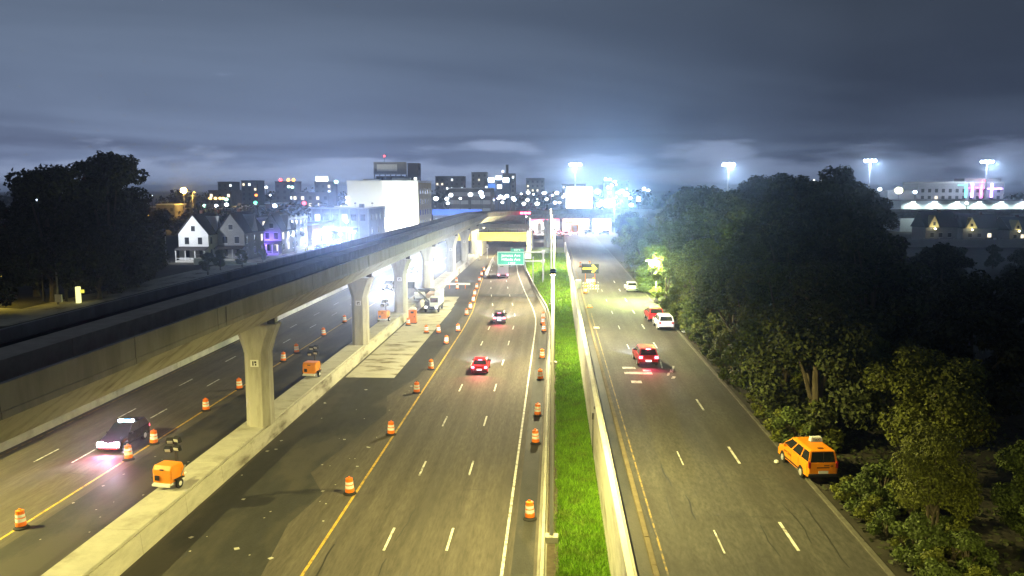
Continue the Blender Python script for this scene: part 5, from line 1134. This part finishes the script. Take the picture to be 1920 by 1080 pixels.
for k in range(9): MB().box(4.2 * k, 4.2 * k + 4.15, 0, .4, 0, 2.3).build('wall_panel', stucco, t)
for k in range(10): MB().box(4.2 * k - .25, 4.2 * k + .2, -.12, -.004, 0, 2.6).build('wall_pier', stucco, t)
t = thing('marker_pole', 'thin pale pole before the dim garden wall', 'pole', (122, 236, G0)); MB().tube([(0, 0, 0), (0, 0, 3.2)], .12, 6).build('pole', steel, t); MB().box(-.4, .4, -.1, .1, 2.6, 3.2).build('plate', white_m, t)

# strewn town lights on the skyline
def town_light(x, y, z, m, label, group, r=.8, flat=False):
    t = thing('town_light', label, 'lamp', (x, y, G0), 0, group); MB().tube([(0, 0, 0), (0, 0, z - G0 - .3)], .12, 5).build('pole', steel_dk, t)
    (MB().box(-r * 1.3, r * 1.3, -.3, .3, z - G0 - r * .6, z - G0 + r * .6, 0, .1) if flat else MB().lathe([(r * .4, z - G0 - r * .8), (r, z - G0 - r * .3), (r, z - G0 + r * .4), (r * .3, z - G0 + r * .8)], 8)).build('lamp_head', m, t)
wl_ = E('town_white', (.85, .93, 1), 6); wl2 = E('town_blue', (.6, .75, 1), 8); wa = E('town_amber', (1, .6, .12), 4); wc = E('town_green', (.5, 1, .75), 3)
for k in range(46):    # bright bank of street lamps ahead
    x = -62 + 78 * ((k * .618) % 1); y = rnd.uniform(390, 560); z = 20 - rnd.uniform(.2, 1) ** 1.0 * 27 / 1551 * y
    town_light(x, y, z, (wl_, wl_, wl2)[k % 3], 'one of the crowd of white lamps along the bright street on the horizon', 'white lamps crowding the horizon ahead', rnd.uniform(.5, 1.15))
for k in range(12):
    x = 17 + 24 * ((k * .618) % 1); y = rnd.uniform(330, 430); z = 20 - rnd.uniform(.1, 1) * 30 / 1551 * y
    town_light(x, y, z, (wl2, wl_)[k % 2], 'one of the bluish lamps clustered right of the white billboard', 'blue white lamps right of the billboard', rnd.uniform(.6, 1.2))
for (px, pz, y) in ((1134, 336, 560), (1142, 337, 560), (1151, 341, 560), (1138, 351, 560), (1146, 348, 560)):
    town_light((px - 1040) / 1551 * y, y, 20 + (355 - pz) / 1551 * y, wl_, 'one of five small lights floating above the blue white lamp', 'five lights on a far tower', .9)
for (px, pz, m, r) in ((386, 372, wa, .9), (396, 372, wa, .9), (405, 372, wa, .9), (411, 372, wa, .9), (417, 374, wc, 1.1), (374, 386, wc, 1), (397, 386, wl_, 1), (417, 384, wl_, 1.2), (475, 366, mat('town_orange', (0, 0, 0), emit=(1, .2, .03), es=2.5, sample=False), .9),
                       (473, 380, e_green, 1), (510, 386, wl2, 1.3), (567, 381, e_red, 1.2), (522, 399, e_red, .8), (533, 400, wa, .8), (543, 399, e_green, .7), (545, 351, wc, .9), (495, 351, wl_, .8), (538, 350, wc, .9), (502, 366, wl_, .5), (629, 341, wc, 1.2), (637, 389, wl_, 1.3), (652, 390, wl_, 1.2), (649, 371, wl_, .9), (649, 379, wl_, .9), (272, 367, wl_, .5), (90, 337, wl_, .7), (46, 375, wl2, .5), (93, 357, wl_, .4)):
    y = 300 if px > 400 or px < 280 else 320
    if px in (629, 545, 538, 495): y = 420
    if px < 100: y = 118
    town_light((px - 1040) / 1551 * y, y, max(4.5, 20 + (355 - pz) / 1551 * y), m, '%s light among the dark trees and roofs left of the white building' % {wa.name: 'amber', wc.name: 'pale green', wl_.name: 'small white', wl2.name: 'blue white', 'lamp_red': 'red', 'signal_green': 'green', 'town_orange': 'orange'}[m.name], 'lights dotted over the dark town on the left, ' + m.name.split('_')[1], r * .62 * (y / 300))
for (px, pz, m, r, y) in ((1632, 355, wl_, .9, 400), (1666, 357, E('town_yellow', (1, .95, .5), 6), 1.8, 400), (1695, 360, wl2, .9, 400), (1742, 347, wl2, 1.2, 440), (1513, 339, wl_, .5, 400), (1520, 341, wl_, .5, 400), (1527, 340, wl_, .5, 400), (1440, 338, wl_, .4, 400), (1730, 380, wl2, .8, 330), (1788, 380, wl_, .6, 332), (1900, 390, wl2, 1.0, 330), (1888, 408, wa, 1.6, 300), (1205, 354, wl_, .8, 420), (1213, 357, wl_, .7, 420)):
    town_light((px - 1040) / 1551 * y, y, 20 + (355 - pz) / 1551 * y, m, '%s light beyond the woods on the right' % {wl_.name: 'small white', wl2.name: 'blue white', wa.name: 'amber', 'town_yellow': 'large yellow white'}[m.name], 'lights beyond the right woods, ' + m.name.split('_')[1], r)
# faint sun lamp added in place of moonlight
sl = bpy.data.lights.new('moon', 'SUN'); sl.energy = .015; sl.angle = R(12); sl.color = (.8, .88, 1); so = bpy.data.objects.new('moon', sl); S.collection.objects.link(so); so.rotation_euler = (R(40), 0, R(-30))

# thin haze added so the bright lamps get halos
hz = MB().box(-3550, 3550, -1550, 7050, -1.2, 46); ho = hz.build('haze', None)
ho.data.materials.clear(); hm = bpy.data.materials.new('night_air'); hm.use_nodes = True; hn = hm.node_tree; hn.nodes.remove(hn.nodes['Principled BSDF'])
pv = hn.nodes.new('ShaderNodeVolumePrincipled'); pv.inputs['Color'].default_value = (.9, .93, 1, 1); pv.inputs['Density'].default_value = 0.0003; pv.inputs['Anisotropy'].default_value = .93
hn.links.new(pv.outputs[0], hn.nodes['Material Output'].inputs['Volume']); ho.data.materials.append(hm); tag(ho, kind='stuff')
